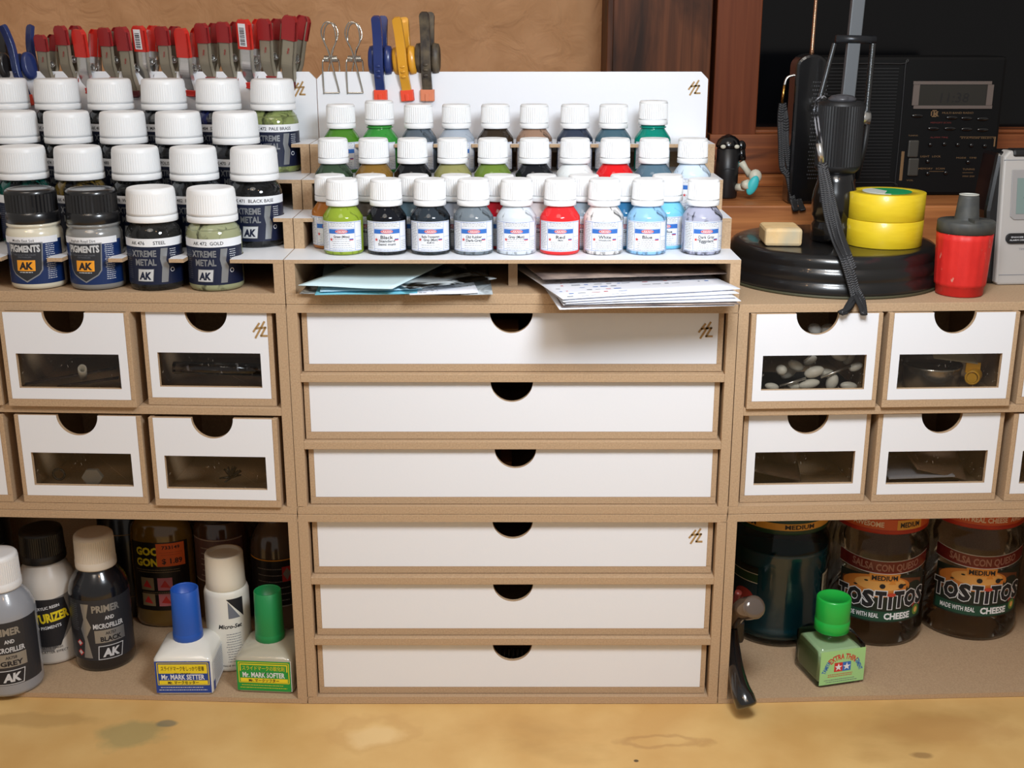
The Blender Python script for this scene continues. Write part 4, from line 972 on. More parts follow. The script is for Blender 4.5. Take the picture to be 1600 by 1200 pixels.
rt(1472, 178, 'MULTI BAND RADIO', 1.6, 26); rt(1454, 193, 'MEMORY SCAN', 1.3, 17, 1); rt(1453, 216, 'ALARM TIME', 1.3, 15, 1); rt(1502, 217, 'STATION SELECT', 1.3, 28); rt(1438, 246, 'LIGHT   LOCK', 1.6, 17); rt(1494, 248, 'MODE   TIME', 1.4, 17); rt(1435, 265, 'MEMORY   SCAN', 1.6, 22); rt(1504, 266, 'TUNING', 1.6, 10); rt(1504, 277, 'MW SW', 1.5, 10); rt(1419, 213, 'TUNING', 1.2, 8); rt(1416, 283, 'VOL', 1.3, 6)
for (pa, pb_) in [((1409,237),(1409,282)), ((1500,214),(1554,214)), ((1554,214),(1554,229)), ((1452,268),(1478,268)), ((1504,270),(1520,270))]:
    xa, za = rp(*pa); xb_, zb_ = rp(*pb_); L.rect(min(xa, xb_)-.15, max(xa, xb_)+.15, min(za, zb_)-.15, max(za, zb_)+.15, 0, 0)
L.put(b, None, .12); b.build('printed_lettering', [TM, RM_], t, merge=False)
for (px, py) in [(1453,226),(1475,225),(1496,226),(1517,227),(1538,228),(1449,252),(1449,271),(1477,270),(1512,253)]:
    x_, z_ = rp(px, py); b = MB(); b.ellipsoid((x_, -.6, z_), 1.9, 1.6, 1.9, segs=14, rings=8); b.build('round_button', GBLK, t)
for (px, py) in [(1433,181),(1487,184),(1510,185),(1535,186),(1458,201),(1484,201),(1510,202),(1535,203)]:
    x_, z_ = rp(px, py); b = MB(); b.ellipsoid((x_, -.4, z_), 5.2, 1.2, 1.7, segs=16, rings=8); b.build('oval_button', GBLK, t)
for (a_, c_) in ((219, 246), (247, 275)):
    x0_, z1_ = rp(1419, a_); x1_, z0_ = rp(1433, c_); b = MB(); b.box(x0_, x1_, -2.2, 0, z0_, z1_); b.build('rocker_button', mat('rocker_grey', (62, 60, 55), .45), t, bevel=2)
x0_, z1_ = rp(1282, 100); x1_, z0_ = rp(1398, 285)
b = MB(); b.tube(smooth3([(x0_, -.4, z1_), (x1_-4, -.4, z1_), (x1_, -.4, z1_-4), (x1_, -.4, z0_+4), (x1_-4, -.4, z0_), (x0_, -.4, z0_)], 6), .7, 6); b.build('grille_rim', MBLK, t, merge=False)
b = MB()
for i in range(34):
    z_ = z0_+4+(z1_-z0_-8)*i/33; b.box(x0_, x1_-5, -.5, 0, z_, z_+.7)
b.build('speaker_grille', MBLK, t, merge=False)
# handheld radio with rod antenna and strap
HY = 150; hz0 = LEDZ if HY > 186 else None
hx = X(1262, 200, 196); t = thing('handheld_radio', 'rounded black handheld radio with a rod antenna, left of the flashlight', 'radio', (hx, 205, LEDZ+.1))
hh = at_y(1262, 84, 196).z-LEDZ; hw = (X(1290, 200, 196)-X(1240, 200, 196))/2
arc_ = [(hw*math.cos(a_), hh-10+10*math.sin(a_)) for a_ in [PI*k/12 for k in range(13)]]
b = MB(); b.prism([(-hw, 0), (hw, 0)] + arc_, -12, 12, 'y'); b.build('case', GBLK, t, bevel=2.5)
b = MB()
for i in range(26):
    for j in range(7): 
        x_ = 1+j*1.7+(i % 2)*.85; z_ = hh-22-i*3.0
        if z_ > 4: b.box(x_, x_+.9, -12.5, -12.1, z_, z_+1.0)
b.build('perforated_grille', mat('grille_grey', (70, 70, 72), .4), t, merge=False)
ax = X(1269, 76, 205)-hx; ax2 = X(1275, 0, 205)-hx; az = at_y(1269, 78, 205).z-LEDZ; az2 = at_y(1275, 0, 205).z-LEDZ
b = MB(); b.tube([(ax, 0, hh-3), (ax, 0, az), (ax+(ax2-ax), 0, az2), (ax+(ax2-ax)*1.5, 0, az2+(az2-az)*.5)], [2.2, 1.5, 1.35, 1.35], 12); b.build('rod_antenna', mat('copper_chrome', (196, 150, 120), .2, metal=1), t)
b = MB(); z0_ = at_y(1225, 162, 196).z-LEDZ; z1_ = at_y(1225, 134, 196).z-LEDZ; xx = X(1224, 150, 196)-hx; b.tube([(xx, -6, z0_), (xx+1.0, -6, z1_)], 1.1, 8); b.build('brass_pin', mat('brass', (214, 160, 84), .25, metal=1), t)
b = MB(); b.tube(smooth3([(xx+1, -6, z1_), (xx+3, -6, z1_+6), (-hw+1, -6, z1_+8)], 5), 1.1, 8); b.build('strap_hook', METAL, t)
braid([(xx, -6, z0_), (xx-.5, -6, z0_-12), (xx+1, -7, z0_-30), (xx+3, -8, z0_-50), (xx+8, -9, 22), (xx+12, -12, 4), (xx+12, -26, -3)], 2.6, 'wrist_strap', t)
braid([(xx+1, -5, z0_), (xx+4, -5, z0_-14), (xx+5, -6, z0_-30), (xx+9, -7, z0_-50), (xx+14, -8, 22), (xx+17, -11, 4), (xx+18, -24, -3)], 2.6, 'wrist_strap', t)
# spring-balanced lamp arm behind the flashlight
AYY = 120
t = LAMP; LO = (-DX, -DYc, -RT)
def Q(px, py, y=AYY): p = at_y(px, py, y); return Vector((p.x, p.y, p.z))
a0, a1 = Q(1322, 175), Q(1345, -40, AYY+4)
ARM = mat('arm_grey', (96, 100, 104), .4, metal=.3)
b = MB(); wv = Vector((4.6, 0, 0)); d_ = Vector((0, 3, 0))
b.add([a0-wv-d_, a0+wv-d_, a0+wv+d_, a0-wv+d_, a1-wv-d_, a1+wv-d_, a1+wv+d_, a1-wv+d_], [(0,3,2,1),(4,5,6,7),(0,1,5,4),(1,2,6,5),(2,3,7,6),(3,0,4,7)]); b.build('flat_bar', ARM, t, LO, bevel=.6)
c0, c1 = Q(1306, 61), Q(1368, 62); b = MB(); b.tube([c0, c1], 3.0, 14); b.build('crossbar', mat('satin_black_metal', (48, 50, 54), .3, metal=.6), t, LO)
b = MB(); b.tube([Q(1339, 184), Q(1358, 184)], 5.2, 16); b.build('pivot_bolt', METAL, t, LO)
for (p0, p1, r_) in ((Q(1304, 68), Q(1281, 154), 1.5), (Q(1364, 68), Q(1354, 176), 1.9)):
    b = MB(); n = 900; ax_ = (p1-p0); L_ = ax_.length; u_ = ax_.normalized(); s1 = u_.cross(Vector((0, 1, 0))).normalized(); s2 = u_.cross(s1)
    b.tube([p0+u_*L_*k/n+s1*r_*math.cos(2*PI*k/14)+s2*r_*math.sin(2*PI*k/14) for k in range(0, n+1, 1)], .42, 4); b.build('tension_spring', mat('spring_steel', (120, 124, 128), .3, metal=1), t, LO, merge=False)
b = MB(); b.tube([Q(1312, 160), Q(1322, 250), Q(1318, 330), (DX+4, DYc+34, DZ+20), (DX+4, DYc+34, DZ)], [7, 7.5, 8, 9, 11], 20); b.build('lower_post', GBLK, t, LO)
b = MB(); b.tube([Q(1357, 184), Q(1350, 230), Q(1338, 280)], 2.2, 10); b.build('side_rod', MBLK, t, LO)
# toy robot
fy = 232; fz = LEDZ; fc = at_y(1134, 303, fy)
t = thing('toy_robot', 'small black toy robot with turquoise foot soles sitting on the sill', 'toy', (fc.x, fy, fz+.1))
def q(px, py, y=fy): p = at_y(px, py, y); return Vector((p.x-fc.x, p.y-fy, p.z-fz))
TQ = mat('turquoise', (60, 190, 196), .5); IV = mat('ivory_plastic', (206, 202, 184), .45)
hb = q(1134, 231); ht = q(1134, 212); rb = (q(1150, 260)-q(1116, 260)).x/2
b = MB(); b.lathe([(rb*.92,0),(rb,1.5),(rb*1.04,hb.z*.5),(rb,hb.z-.4),(rb*.9,hb.z)], 36); b.build('body', mat('satin_black', (26, 25, 26), .42), t)
b = MB(); b.lathe([(rb*1.02,hb.z+.2),(rb*1.12,hb.z+1),(rb*1.1,hb.z+3),(rb*.95,hb.z+6.5),(rb*.6,hb.z+9.2),(.01,ht.z+1.6)], 36); hd = b.build('head_dome', GBLK, t)
for sx in (-1, 1):
    b = MB(); b.ellipsoid((sx*5.6, -rb*.98, hb.z+1.6), 2.3, 1.2, 1.7, segs=12, rings=8); b.build('eye', IV, hd)
b = MB(); b.box(-4.4, 4.4, -rb-.5, -rb+1, 24.6, 25.3); b.build('mouth_slot', MBLK, t)
b = MB(); b.ellipsoid(q(1158, 229), 4, 4, 5, segs=16, rings=10); b.tube([q(1158, 232), q(1159, 250)], [3.2, 3.6], 12); b.tube([q(1150, 228), q(1154, 230)], 2.2, 8); b.tube([q(1110,228), q(1112,250)], [3,3.4], 10); b.build('upper_arm', GBLK, t)
b = MB(); b.tube([q(1158, 253), q(1165, 264), q(1172, 274)], [3.2, 2.4, 3.2], 12); b.ellipsoid(q(1180, 276, fy-6), 5.5, 4, 6, segs=14, rings=8); b.tube([q(1150, 293, fy-4), q(1164, 293, fy-10)], [3.4, 3.0], 12); b.tube([q(1162, 290, fy-10), q(1170, 288, fy-14)], [4, 4], 12); b.build('leg', IV, t, merge=False)
b = MB(); Mf = Matrix.Rotation(R(22), 4, 'Y'); b.ellipsoid(q(1176, 290, fy-14), 4.3, 2.6, 8.4, segs=24, rings=12, M=Mf); b.build('foot_sole', TQ, t)
b = MB(); b.ellipsoid(q(1150, 256, fy+3), 2.6, 5, 6, segs=16, rings=8); b.build('side_disc', TQ, t)

# ------------------------------------------------------------------ bottles in the lower left open unit (floor at Z=4)
FZ = 4.1
def floor_y(px, py, r, F):
    """depth of the centre of a round thing whose bottom front shows at py"""
    p = F.l(at_z(px, py, FZ)); return p.y + r
def simple_bottle(F, px, py, r, h, prof, capprof, label, bodym, capm, cat='bottle', name='bottle', turn=0, lean=0, ribs=60, labels=None, lm=None, lab_r=None, ribz=None, ribd=.3, extra=None, group=None, yy=None, squash=1):
    y = yy if yy is not None else floor_y(px, py, r, F); x = xfor(px, y, FZ, F); p = F.w(x, y, FZ)
    t = thing(name, label, cat, p, rot=(0, R(lean), F.rot+R(turn)), group=group)
    b = MB(); b.lathe(prof, 48)
    if squash != 1: b.xf(lambda v: (v.x, v.y*squash, v.z))
    b.build('bottle_body', bodym, t)
    b = MB(); b.lathe(capprof, ribs*2, rib=(ribs*2, ribd, ribz[0], ribz[1]) if ribz else None); b.build('cap', capm, t, merge=False)
    if labels:
        b = MB(); labels.put(b, lab_r, .06); 
        if squash != 1: b.xf(lambda v: (v.x, v.y*squash, v.z))
        b.build('label', lm, t, merge=False)
    if extra: extra(t)
    return t
def primer_label(r, name, sub, big='PRIMER'):
    L = Label(); h0, h1 = 10, 60; L.rect(-r*1.5, r*1.5, h0, h1, 0, 0)
    L.text(big, 7, 50, 5.6, 2, 1, w=21, off=.04); L.text('AND', 9, 43.5, 3, 1, 1, w=7, off=.03); L.text('MICROFILLER', 8, 36.5, 4.0, 1, 1, w=23, off=.03)
    L.rect(-3, 20, 24.5, 35, 2, 1); L.text(sub, 9, 31, 2.4, 3, 2, w=8, off=.02); L.text(name, 9, 25.7, 3.8, 3, 2, w=16, off=.04)
    L.poly([(-1, 22), (18, 22), (16, 10.5), (-2, 10.5)], 1, 1); L.poly([(-.4, 21.4), (17.2, 21.4), (15.4, 11.1), (-1.3, 11.1)], 3, 2); L.text('AK', 8, 13, 6.6, 1, 3, w=13, off=.05, shear=.15)
    L.poly([(-12, 57), (-5.5, 57), (-8, 46), (-5, 38), (-9, 30), (-6, 12), (-13, 12), (-11, 26), (-13.5, 36), (-10.5, 44)], 2, 1)
    L.lines(-24, -15, 34, 57, 14, 4, 1, .4, 3)
    for z in (16, 24): L.poly([(-19, z), (-16, z+3), (-13, z), (-16, z-3)], 5, 1); L.poly([(-18, z), (-16, z+2), (-14, z), (-16, z-2)], 1, 2)
    return L
PLM = [DKLBL, pc('pale_print', (206, 208, 212)), SILV, INK, GREYI, REDI]
def primer(F, px, py, bodym, capm, name, sub, label, turn, lean=0, r=22.5, body2=None, yy=None):
    k = r/22.5
    prof = [(20*k,0),(21.8*k,1),(22.5*k,3.5),(22.5*k,60),(21.6*k,66),(19*k,72),(15*k,77.5),(13.4*k,80),(13.4*k,84)]
    cap = [(15.0*k,80),(15.2*k,81),(15.2*k,85.5),(14.9*k,86),(14.6*k,103),(14.2*k,105),(13*k,106.3),(11*k,106.5)]
    return simple_bottle(F, px, py, r, 106, prof, cap, label, bodym, capm, turn=turn, lean=lean, labels=primer_label(r, name, sub), lm=PLM, lab_r=r, ribz=(86.0*1, 103.5), ribd=.25, name='primer_bottle', yy=yy)
primer(FL, 20, 1092, mat('grey_primer', (150, 154, 162), .25, coat=.5), CAPW, 'GREY', 'AK758', 'grey primer bottle with white cap at the left edge, closest to the viewer', 8, r=22.8)
primer(FL, 166, 1051, mat('black_primer', (18, 19, 24), .2, coat=.6), mat('warm_lit_white_cap', (222, 212, 196), .45), 'BLACK', 'AK757', 'black primer bottle with white ribbed cap, standing left of the blue-capped bottle', 14)  # cap is white plastic; the warm light on it is painted into its colour
# texturizer
def tex_label():
    L = Label(); 
    L.poly([(-20, 50), (22, 58), (21, 30), (14, 22), (4, 12), (-8, 12), (-16, 24), (-22, 26)], 0, 1); L.poly([(-8, 56), (16, 55), (20, 38), (10, 16), (-4, 16), (-14, 34)], 3, 2)
    L.text('ACRYLIC RESIN', 2, 47.5, 2.4, 1, 3, w=20, off=.02, rot=.12); L.text('TEXTURIZER', 0, 36.5, 7.2, 2, 3, w=38, off=.05, rot=.12); L.text('for PIGMENTS', 2, 31, 2.6, 1, 3, w=20, off=.02, rot=.1)
    L.text('MATTE FINISH', 3, 14, 2.0, 3, 3, w=16); L.text('SPLATTER EFFECT', 4, 10.5, 2.0, 3, 3, w=22)
    return L
tm_ = [mat('grey_smoke_print', (126, 122, 120), .5), LBLW, YEL, INK]
simple_bottle(FL, 86, 1041, 22.5, 106, [(20,0),(22,1),(22.5,3.5),(22.5,60),(21.6,66),(19,72),(15.4,78),(14,81),(14,84)], [(16.6,81),(16.8,82),(16.8,86),(16.4,87),(15.9,103),(15,105.4),(13,106.3),(11,106.5)],
  'white texturizer bottle with black cap standing behind the grey primer bottle', mat('white_resin', (210, 204, 196), .3, coat=.4), mat('black_ribbed', (24, 22, 22), .4), name='texturizer_bottle', turn=13, labels=tex_label(), lm=tm_, lab_r=22.5, ribz=(87, 103.5), ribd=.4)
# flask of goo remover: oval bottle, black label, orange price sticker
L = Label(); L.rect(-26, 27, 16, 76, 0, 0); L.text('GOO', -9, 65, 6.6, 1, 1, w=21, off=.05); L.text('GONE', -7.5, 55.5, 6.6, 1, 1, w=25, off=.05)
L.rect(-1, 23, 55, 75, 2, 2); L.text('733149', 11, 70, 3.0, 3, 3, w=15, off=.02); L.text('$ 1.89', 11.5, 57.5, 4.6, 3, 3, w=17, off=.02); L.lines(1, 21, 64, 68, 2, 4, 3, .4, 4)
L.lines(-22, 20, 49, 53, 2, 5, 1, .5, 3); 
for x_ in (-17, -2): 
    for z_ in (34, 20): L.rect(x_, x_+12, z_, z_+11, 5 if x_ < -5 else 6, 1); L.poly([(x_+6, z_+9), (x_+10, z_+2), (x_+2, z_+3)], 7, 2)
L.lines(-18, 14, 29.5, 33, 2, 5, 1, .4, 6)
simple_bottle(FL, 264, 1018, 24, 120, [(21,0),(24.5,1.5),(25.5,6),(25.5,78),(24,86),(19,93),(12,97),(11,101)], [(13.4,98),(14,99),(13.6,116),(12,117)], 'amber goo remover bottle with black label and orange price sticker',
  mat('amber_liquid', (112, 84, 30), .15, coat=.8), mat('black_cap_g', (18, 16, 16), .4), name='remover_bottle', labels=L, lm=[mat('black_label', (20, 16, 15), .4), YEL, mat('orange_sticker', (240, 106, 44), .6), INK, mat('faint_orange_print', (200, 84, 40), .6), mat('tan_print', (150, 130, 96), .6), mat('pink_print', (206, 120, 130), .6), REDI],
  lab_r=25.5, ribz=(99, 116), ribd=.5, turn=4, squash=.62, yy=118)
# back row glimpses
def lab_band(z0, z1, c1, c2=None):
    L = Label(); L.rect(-24, 24, z0, z1, 0, 0); L.rect(-24, 24, z1-1.4, z1-.7, 1, 1); L.rect(-24, 24, z0, z0+1, 1, 1); L.lines(-14, 16, z0+3, z1-6, 6, 1, 1, .7, 9); return L
simple_bottle(FL, 356, 990, 22, 115, [(20,0),(22,2),(22.5,5),(22.5,84),(20,90),(19,92)], [(22,91),(22.6,92),(22.6,108),(21.5,110)], 'brown jar with wide dark lid behind the small white bottle', mat('brown_glass', (74, 50, 34), .12, coat=.7), mat('dark_lid', (34, 24, 20), .4), name='brown_jar', cat='jar', labels=lab_band(40, 78, 0), lm=[mat('dusky_label', (96, 66, 58), .5), mat('dusky_print', (180, 160, 140), .5)], lab_r=22.5, yy=128)
L = lab_band(22, 64, 0); L.rect(-24, 24, 62.4, 63.4, 2, 2); L.poly([(8, 57), (16, 57), (16, 44), (8, 44)], 3, 2); L.poly([(12, 56), (15.4, 51), (12, 45), (8.6, 51)], 1, 3)
simple_bottle(FL, 440, 1000, 21, 112, [(19,0),(21,2),(21.5,5),(21.5,70),(19.5,78),(14,88),(10.5,92),(10.5,97)], [(11.5,94),(11.8,95),(11.4,112),(10,113)], 'clear brown bottle with pale cap and black label behind the green-capped one', mat('smoky_liquid', (88, 70, 56), .15, coat=.7), mat('warm_lit_white_cap2', (206, 192, 170), .5), name='thinner_bottle', labels=L, lm=[mat('black_label2', (26, 22, 24), .4), mat('dusky_print2', (150, 140, 130), .5), ORNG, REDI], lab_r=21.5, yy=122)
simple_bottle(FL, -6, 1000, 20, 118, [(19,0),(20,2),(20,90),(14,97),(12,100)], [(14,98),(14.5,99),(14,118),(12,119)], 'bottle with dark green cap at the left edge, behind the texturizer bottle', mat('dark_bottle', (30, 30, 30), .3, coat=.4), mat('dark_green_cap', (16, 62, 40), .4), yy=120, labels=lab_band(30, 70, 0), lm=[mat('black_label3', (22, 20, 20), .4), GREYI], lab_r=20)
L = Label(); L.frame(-19, 17, 20, 76, .8, 1, 1)
simple_bottle(FL, 208, 1000, 22, 110, [(20,0),(22,2),(22,88),(18,94),(13,97)], [(15,96),(15.4,97),(15,112),(13,113)], 'nearly hidden black bottle with thin gold border between black primer and amber bottle', mat('black_bottle_b', (20, 18, 18), .3, coat=.4), mat('black_cap_b', (16, 16, 16), .4), yy=138, labels=L, lm=[INK, mat('gold_border', (150, 120, 80), .5)], lab_r=22)
# small white flask with triangle logo
L = Label(); L.text('Micro-Set', 2, 37, 3.4, 1, 1, w=18, off=.03, shear=.2); L.poly([(0, 61), (13, 61), (13, 45)], 1, 1); L.poly([(1, 59), (1, 45), (10, 45)], 2, 1); L.lines(-2, 11, 8, 33, 12, 2, 1, .5, 5); L.text('MADE IN U.S.A.', 2, 5, 1.4, 1, 1, w=16)
simple_bottle(FL, 362, 1051, 16.5, 84, [(15,0),(16.5,1),(16.8,3),(16.8,62),(16.0,65),(15,66)], [(14.5,66),(15,67),(14.6,72),(14.2,92),(13.8,93),(11.5,93.2),(11.2,91)], 'small slim white bottle with white cap between the blue and green capped bottles', mat('milky_plastic', (224, 222, 212), .4), mat('ivory_cap', (226, 218, 200), .5), name='setting_bottle', labels=L, lm=[LBLW, INK, GREYI], lab_r=16.8, turn=14)

# square decal bottles
def square_bottle(F, px, pyb, half, hb, capc, bodym, lm, L, label, turn, name, capr=10.2, ztop=78, shoulder=7, lid=None, zc=None):
    y = F.l(at_z(px, pyb, FZ)).y + half; x = xfor(px, y-half, FZ+hb*.5, F); p = F.w(x, y, FZ)
    t = thing(name, label, 'bottle', p, F.rot+R(turn))
    def sq(h, r, n=5):
        out = []
        for sx, sy, a0 in ((1, -1, -PI/2), (1, 1, 0), (-1, 1, PI/2), (-1, -1, PI)):
            for k in range(n+1): a = a0+PI/2*k/n; out.append((sx*(h-r)+r*math.cos(a), sy*(h-r)+r*math.sin(a)))
        return out
    zc = zc or hb+shoulder
    layers = [(half-2, 3, 0), (half-.4, 4, .6), (half, 4, 2.5), (half, 4, hb), (half-1.2, 4.6, hb+1.6), (half*.80, half*.5, hb+shoulder*.72), (half*.56, half*.55, zc), (half*.44, half*.43, zc+2), (half*.44, half*.43, zc+6)]
    b = MB(); rings = []
    for h, r, z in layers:
        base = len(b.v); b.v += [(a, c, z) for a, c in sq(h, r)]; rings.append(base)
    n = 24
    for i in range(len(layers)-1):
        for k in range(n): b.f.append((rings[i]+k, rings[i]+(k+1) % n, rings[i+1]+(k+1) % n, rings[i+1]+k)); b.m.append(0); b.s.append(True)
    b.f.append(tuple(range(n-1, -1, -1))); b.m.append(0); b.s.append(False); b.f.append(tuple(rings[-1]+k for k in range(n))); b.m.append(0); b.s.append(False)
    b.build('bottle_body', bodym, t)
    return t, zc
MS = [mat('decal_blue', (30, 66, 150), .5), YEL, LBLW, INK, GREEN, GREYI]
def decal_label(h, hb, main, colr, l1, l2):
    L = Label(); w_ = h-1.2; L.rect(-w_, w_, 2, hb-.6, colr, 0); L.rect(w_-.2, w_+.4, 2, hb, 2, 0)
    L.frame(-w_+1.4, w_-1.2, 8.4, hb-1.6, .55, 1, 1); L.rect(-w_+2.6, w_-2.4, 9.2, hb-3, 1, 1)
    z1 = hb-3
    L.rect(-w_+3.4, w_-3.2, z1-6.0, z1-.9, colr, 2) if colr == 4 else None
    L.text(l1, 0, z1-4.9, 3.0, 1 if colr == 4 else 3, 3, w=2*w_-9); L.text('Mr. MARK', 0, z1-8.0, 1.2, 3, 3, w=12)
    L.rect(-w_+2.6, w_-2.4, 12.4, 18.0, colr, 2); L.text(main, 0, 13.2, 4.2, 2, 3, w=2*w_-9, off=.025)
    L.text(l2, 0, 9.6, 2.1, 3, 3, w=2*w_-18, off=.015)
    L.lines(-w_+2, w_-3, 3.4, 7.6, 2, 2 if colr == 0 else 1, 1, .45, 12); return L
half = 21.5
t, zc = square_bottle(FL, 284, 1086, half, 28.5, None, mat('milk_white', (228, 226, 218), .25, coat=.5), None, None, 'square bottle of decal setter with blue tube cap and blue and yellow label', 3, 'decal_bottle', shoulder=8, zc=36)
b = MB(); decal_label(half, 28.5, 'Mr. MARK SETTER', 0, 'スライドマークをしっかり密着', 'Mr. マークセッター').put(b, None, .12, Matrix.Translation((0, -half, 0)))
b.build('label', MS, t, merge=False); b = MB(); L = Label(); L.rect(-19.5, 17, 2.5, 26.5, 2, 0); L.lines(-17, 14, 5, 25, 13, 3, 1, .35, 7); L.rect(-19.5, -15, 2.5, 10, 0, 1); L.put(b, None, .12, Matrix.Translation((half, 0, 0)) @ Matrix.Rotation(PI/2, 4, 'Z')); b.build('side_label', MS, t, merge=False)
def tube_cap(t, zc, m, ztop, tilt=R(-2)):
    b = MB(); b.lathe([(10.6,zc),(11.0,zc+.4),(10.95,zc+5.5),(10.7,zc+6.0),(10.7,zc+6.4),(10.5,zc+12),(10.0,ztop),(9.4,ztop+.4),(9.0,ztop-.3),(8.8,ztop-10),(.01,ztop-11)], 40); return b.build('cap', m, t)
tube_cap(t, zc, mat('blue_cap', (30, 84, 176), .4), 76)
t, zc = square_bottle(FL, 414, 1083, half, 27, None, mat('cloudy_jar', (176, 170, 150), .2, coat=.6), None, None, 'square bottle of decal softener with green tube cap and green label', -2, 'decal_bottle', shoulder=8, zc=34)
b = MB(); decal_label(half, 27, 'Mr. MARK SOFTER', 4, 'スライドマークの軟化剤', 'Mr. マークソフター').put(b, None, .12, Matrix.Translation((0, -half, 0))); b.build('label', MS, t, merge=False)
tube_cap(t, zc, mat('green_cap', (26, 134, 72), .4), 73)

# ------------------------------------------------------------------ lower right open unit: jars, cement, pliers
JG = glass('dusty_glass', (248, 246, 240), None, 0, .05, .9)
def jar(px, pyb, label, kind, turn, yy=None, med=True):
    r = 39.5; y = floor_y(px, pyb, r, FR); x = xfor(px, y, FZ+40, FR)
    t = thing('salsa_jar', label, 'jar', FR.w(x, y, FZ), FR.rot+R(turn))
    out = [(33,0),(37.5,1.2),(39.2,5),(39.6,12),(39.0,15),(38.6,18),(38.6,62),(39.2,66),(39.6,70),(39.4,80),(37.5,87),(34.8,92),(34,94),(34,104)]
    inn = [(33.4,104),(32.4,94),(36,87),(37.8,80),(37.6,18),(38,12),(37.4,6),(30,3.2)]
    b = MB(); b.lathe(out, 64); b.build('glass_body', JG, t)
    if kind != 'tost':
        b = MB(); b.lathe([(30,3.4),(37,6),(38,12),(37.6,18),(37.8,66),(38.2,76),(38.0,79)], 64); b.build('dark_liquid', mat('blue_green_liquid', (20, 80, 100), .25, coat=.4), t)
    lidm = noisy('lid_red', (190, 60, 34), (160, 40, 30), (30, 30, 30), .4) if kind == 'tost' else mat('lid_green', (18, 58, 36), .4)
    b = MB(); b.lathe([(36.4,96),(37.0,96.6),(37.2,99),(36.9,100),(36.9,110),(36.0,112),(34,112.6),(10,112.6)], 64); ld = b.build('lid', lidm, t)
    L = Label()
    if kind == 'tost':
        L.rect(-60, 60, 99.8, 108.6, 1, 0)
        k0 = {0: ['AWESOME', 'MEDIUM', 'AWESOME'], 1: ['MADE WITH REAL CHEESE', 'AWESOME', 'MADE WITH']}[0 if med else 1]
        if k0[1] == 'MEDIUM': L.text('AWESOME', -16, 102, 4.2, 2, 1, w=24, off=.03); L.rect(6, 28, 100, 108, 3, 1); L.text('MEDIUM', 17, 102, 4.2, 0, 2, w=17, off=.03)
        else: L.text('MADE WITH REAL CHEESE', -12, 102, 4.2, 2, 1, w=56, off=.03); L.text('AWESOME', 30, 102, 4.2, 2, 1, w=22, off=.03)
    else:
        L.rect(-60, 60, 99.8, 105.5, 3, 0); L.text('MEDIUM', 5, 101, 3.6, 0, 1, w=24, off=.03); L.text('MEDIUM', -42, 101, 3.6, 0, 1, w=24, off=.03)
    b = MB(); L.put(b, 37.0, .1); b.build('lid_band', [INK, mat('band_orange', (206, 90, 44), .5), mat('band_pale', (232, 206, 180), .5), mat('band_gold', (222, 160, 62), .5)], ld, merge=False)
    L = Label()
    if kind == 'tost':
        sm = lambda x, y: (x, y + .0045*x*x)
        def band(x0, x1, z0, z1, mi, Lr, f=lambda x: 0):
            n = 24
            for i in range(n):
                xa, xb = x0+(x1-x0)*i/n, x0+(x1-x0)*(i+1)/n; L.poly([(xa, z0+f(xa)), (xb, z0+f(xb)), (xb, z1+f(xb)), (xa, z1+f(xa))], mi, Lr)
        f1 = lambda x: .0030*x*x
        band(-36, 38, 22, 62, 1, 0, lambda x: .0005*x*x)          # dark green ground
        band(-34, 34, 45, 61, 4, 1, lambda x: -.004*x*x); L.oval(-6, 53, 27, 9.5, 5, 2, 30); L.oval(-3, 55, 20, 6, 6, 3, 28)
        for k, (x_, z_) in enumerate([(-22, 52), (-14, 57), (6, 58), (16, 54), (20, 50)]): L.oval(x_, z_, 1.6, .7, 1, 4)
        band(-38, 40, 64, 74, 0, 3, f1); band(-38, 40, 63.4, 64, 2, 3, f1); band(-38, 40, 74, 74.6, 2, 3, f1)
        L.text('SALSA CON QUESO', 1, 66, 6.0, 7, 4, w=54, off=.03, fn=sm)
        L.poly([(-12, 63.5), (12, 63.5), (11, 57), (-11, 57)], 3, 4); L.text('MEDIUM', 0, 58.2, 4.0, 8, 5, w=20, off=.035)
        L.oval(26, 50, 8, 6, 1, 2); L.poly([(30, 47), (37, 42), (36, 26), (28, 24), (26, 34)], 9, 2)
        for xx, s_, wd in [(-29, 'T', 8.5), (-19, 'O', 11.5), (-8.5, 'S', 9), (1, 'T', 8.5), (8.5, 'i', 3.4), (15.5, 'T', 8.5), (25.5, 'O', 11.5), (36, 'S', 9)]:
            xx -= 3; hh_ = 14.5
            for mi_, off_, Lr, dx in ((2, .095, 6, 0), (8, .055, 8, 0)):
                L.text(s_, xx, 35.5 + (0 if s_ != 'i' else -1) + abs(xx)*.02, hh_*.92 if s_ != 'i' else hh_*.8, mi_, Lr, w=wd+(0 if mi_ == 8 else 1.5), off=off_)
        for xx in (-1.5, 13): L.oval(xx, 53.4, 2.2, 2.0, 8, 9)
        L.oval(6, 46.2, 3.4, 1.6, 9, 10); L.poly([(6, 60), (9, 55), (3, 55)], 3, 6)
        band(-34, 36, 23, 31.5, 10, 4, lambda x: .0012*x*x)
        L.text('MADE WITH REAL', -16, 26, 4.0, 2, 5, w=27, off=.02); L.text('CHEESE', 12.5, 25, 5.4, 2, 5, w=22, off=.04)
        L.oval(30, 30, 4.6, 5.4, 10, 6); L.oval(30, 30, 3.6, 4.4, 11, 7); L.oval(30, 30, 1.8, 2.4, 6, 8)
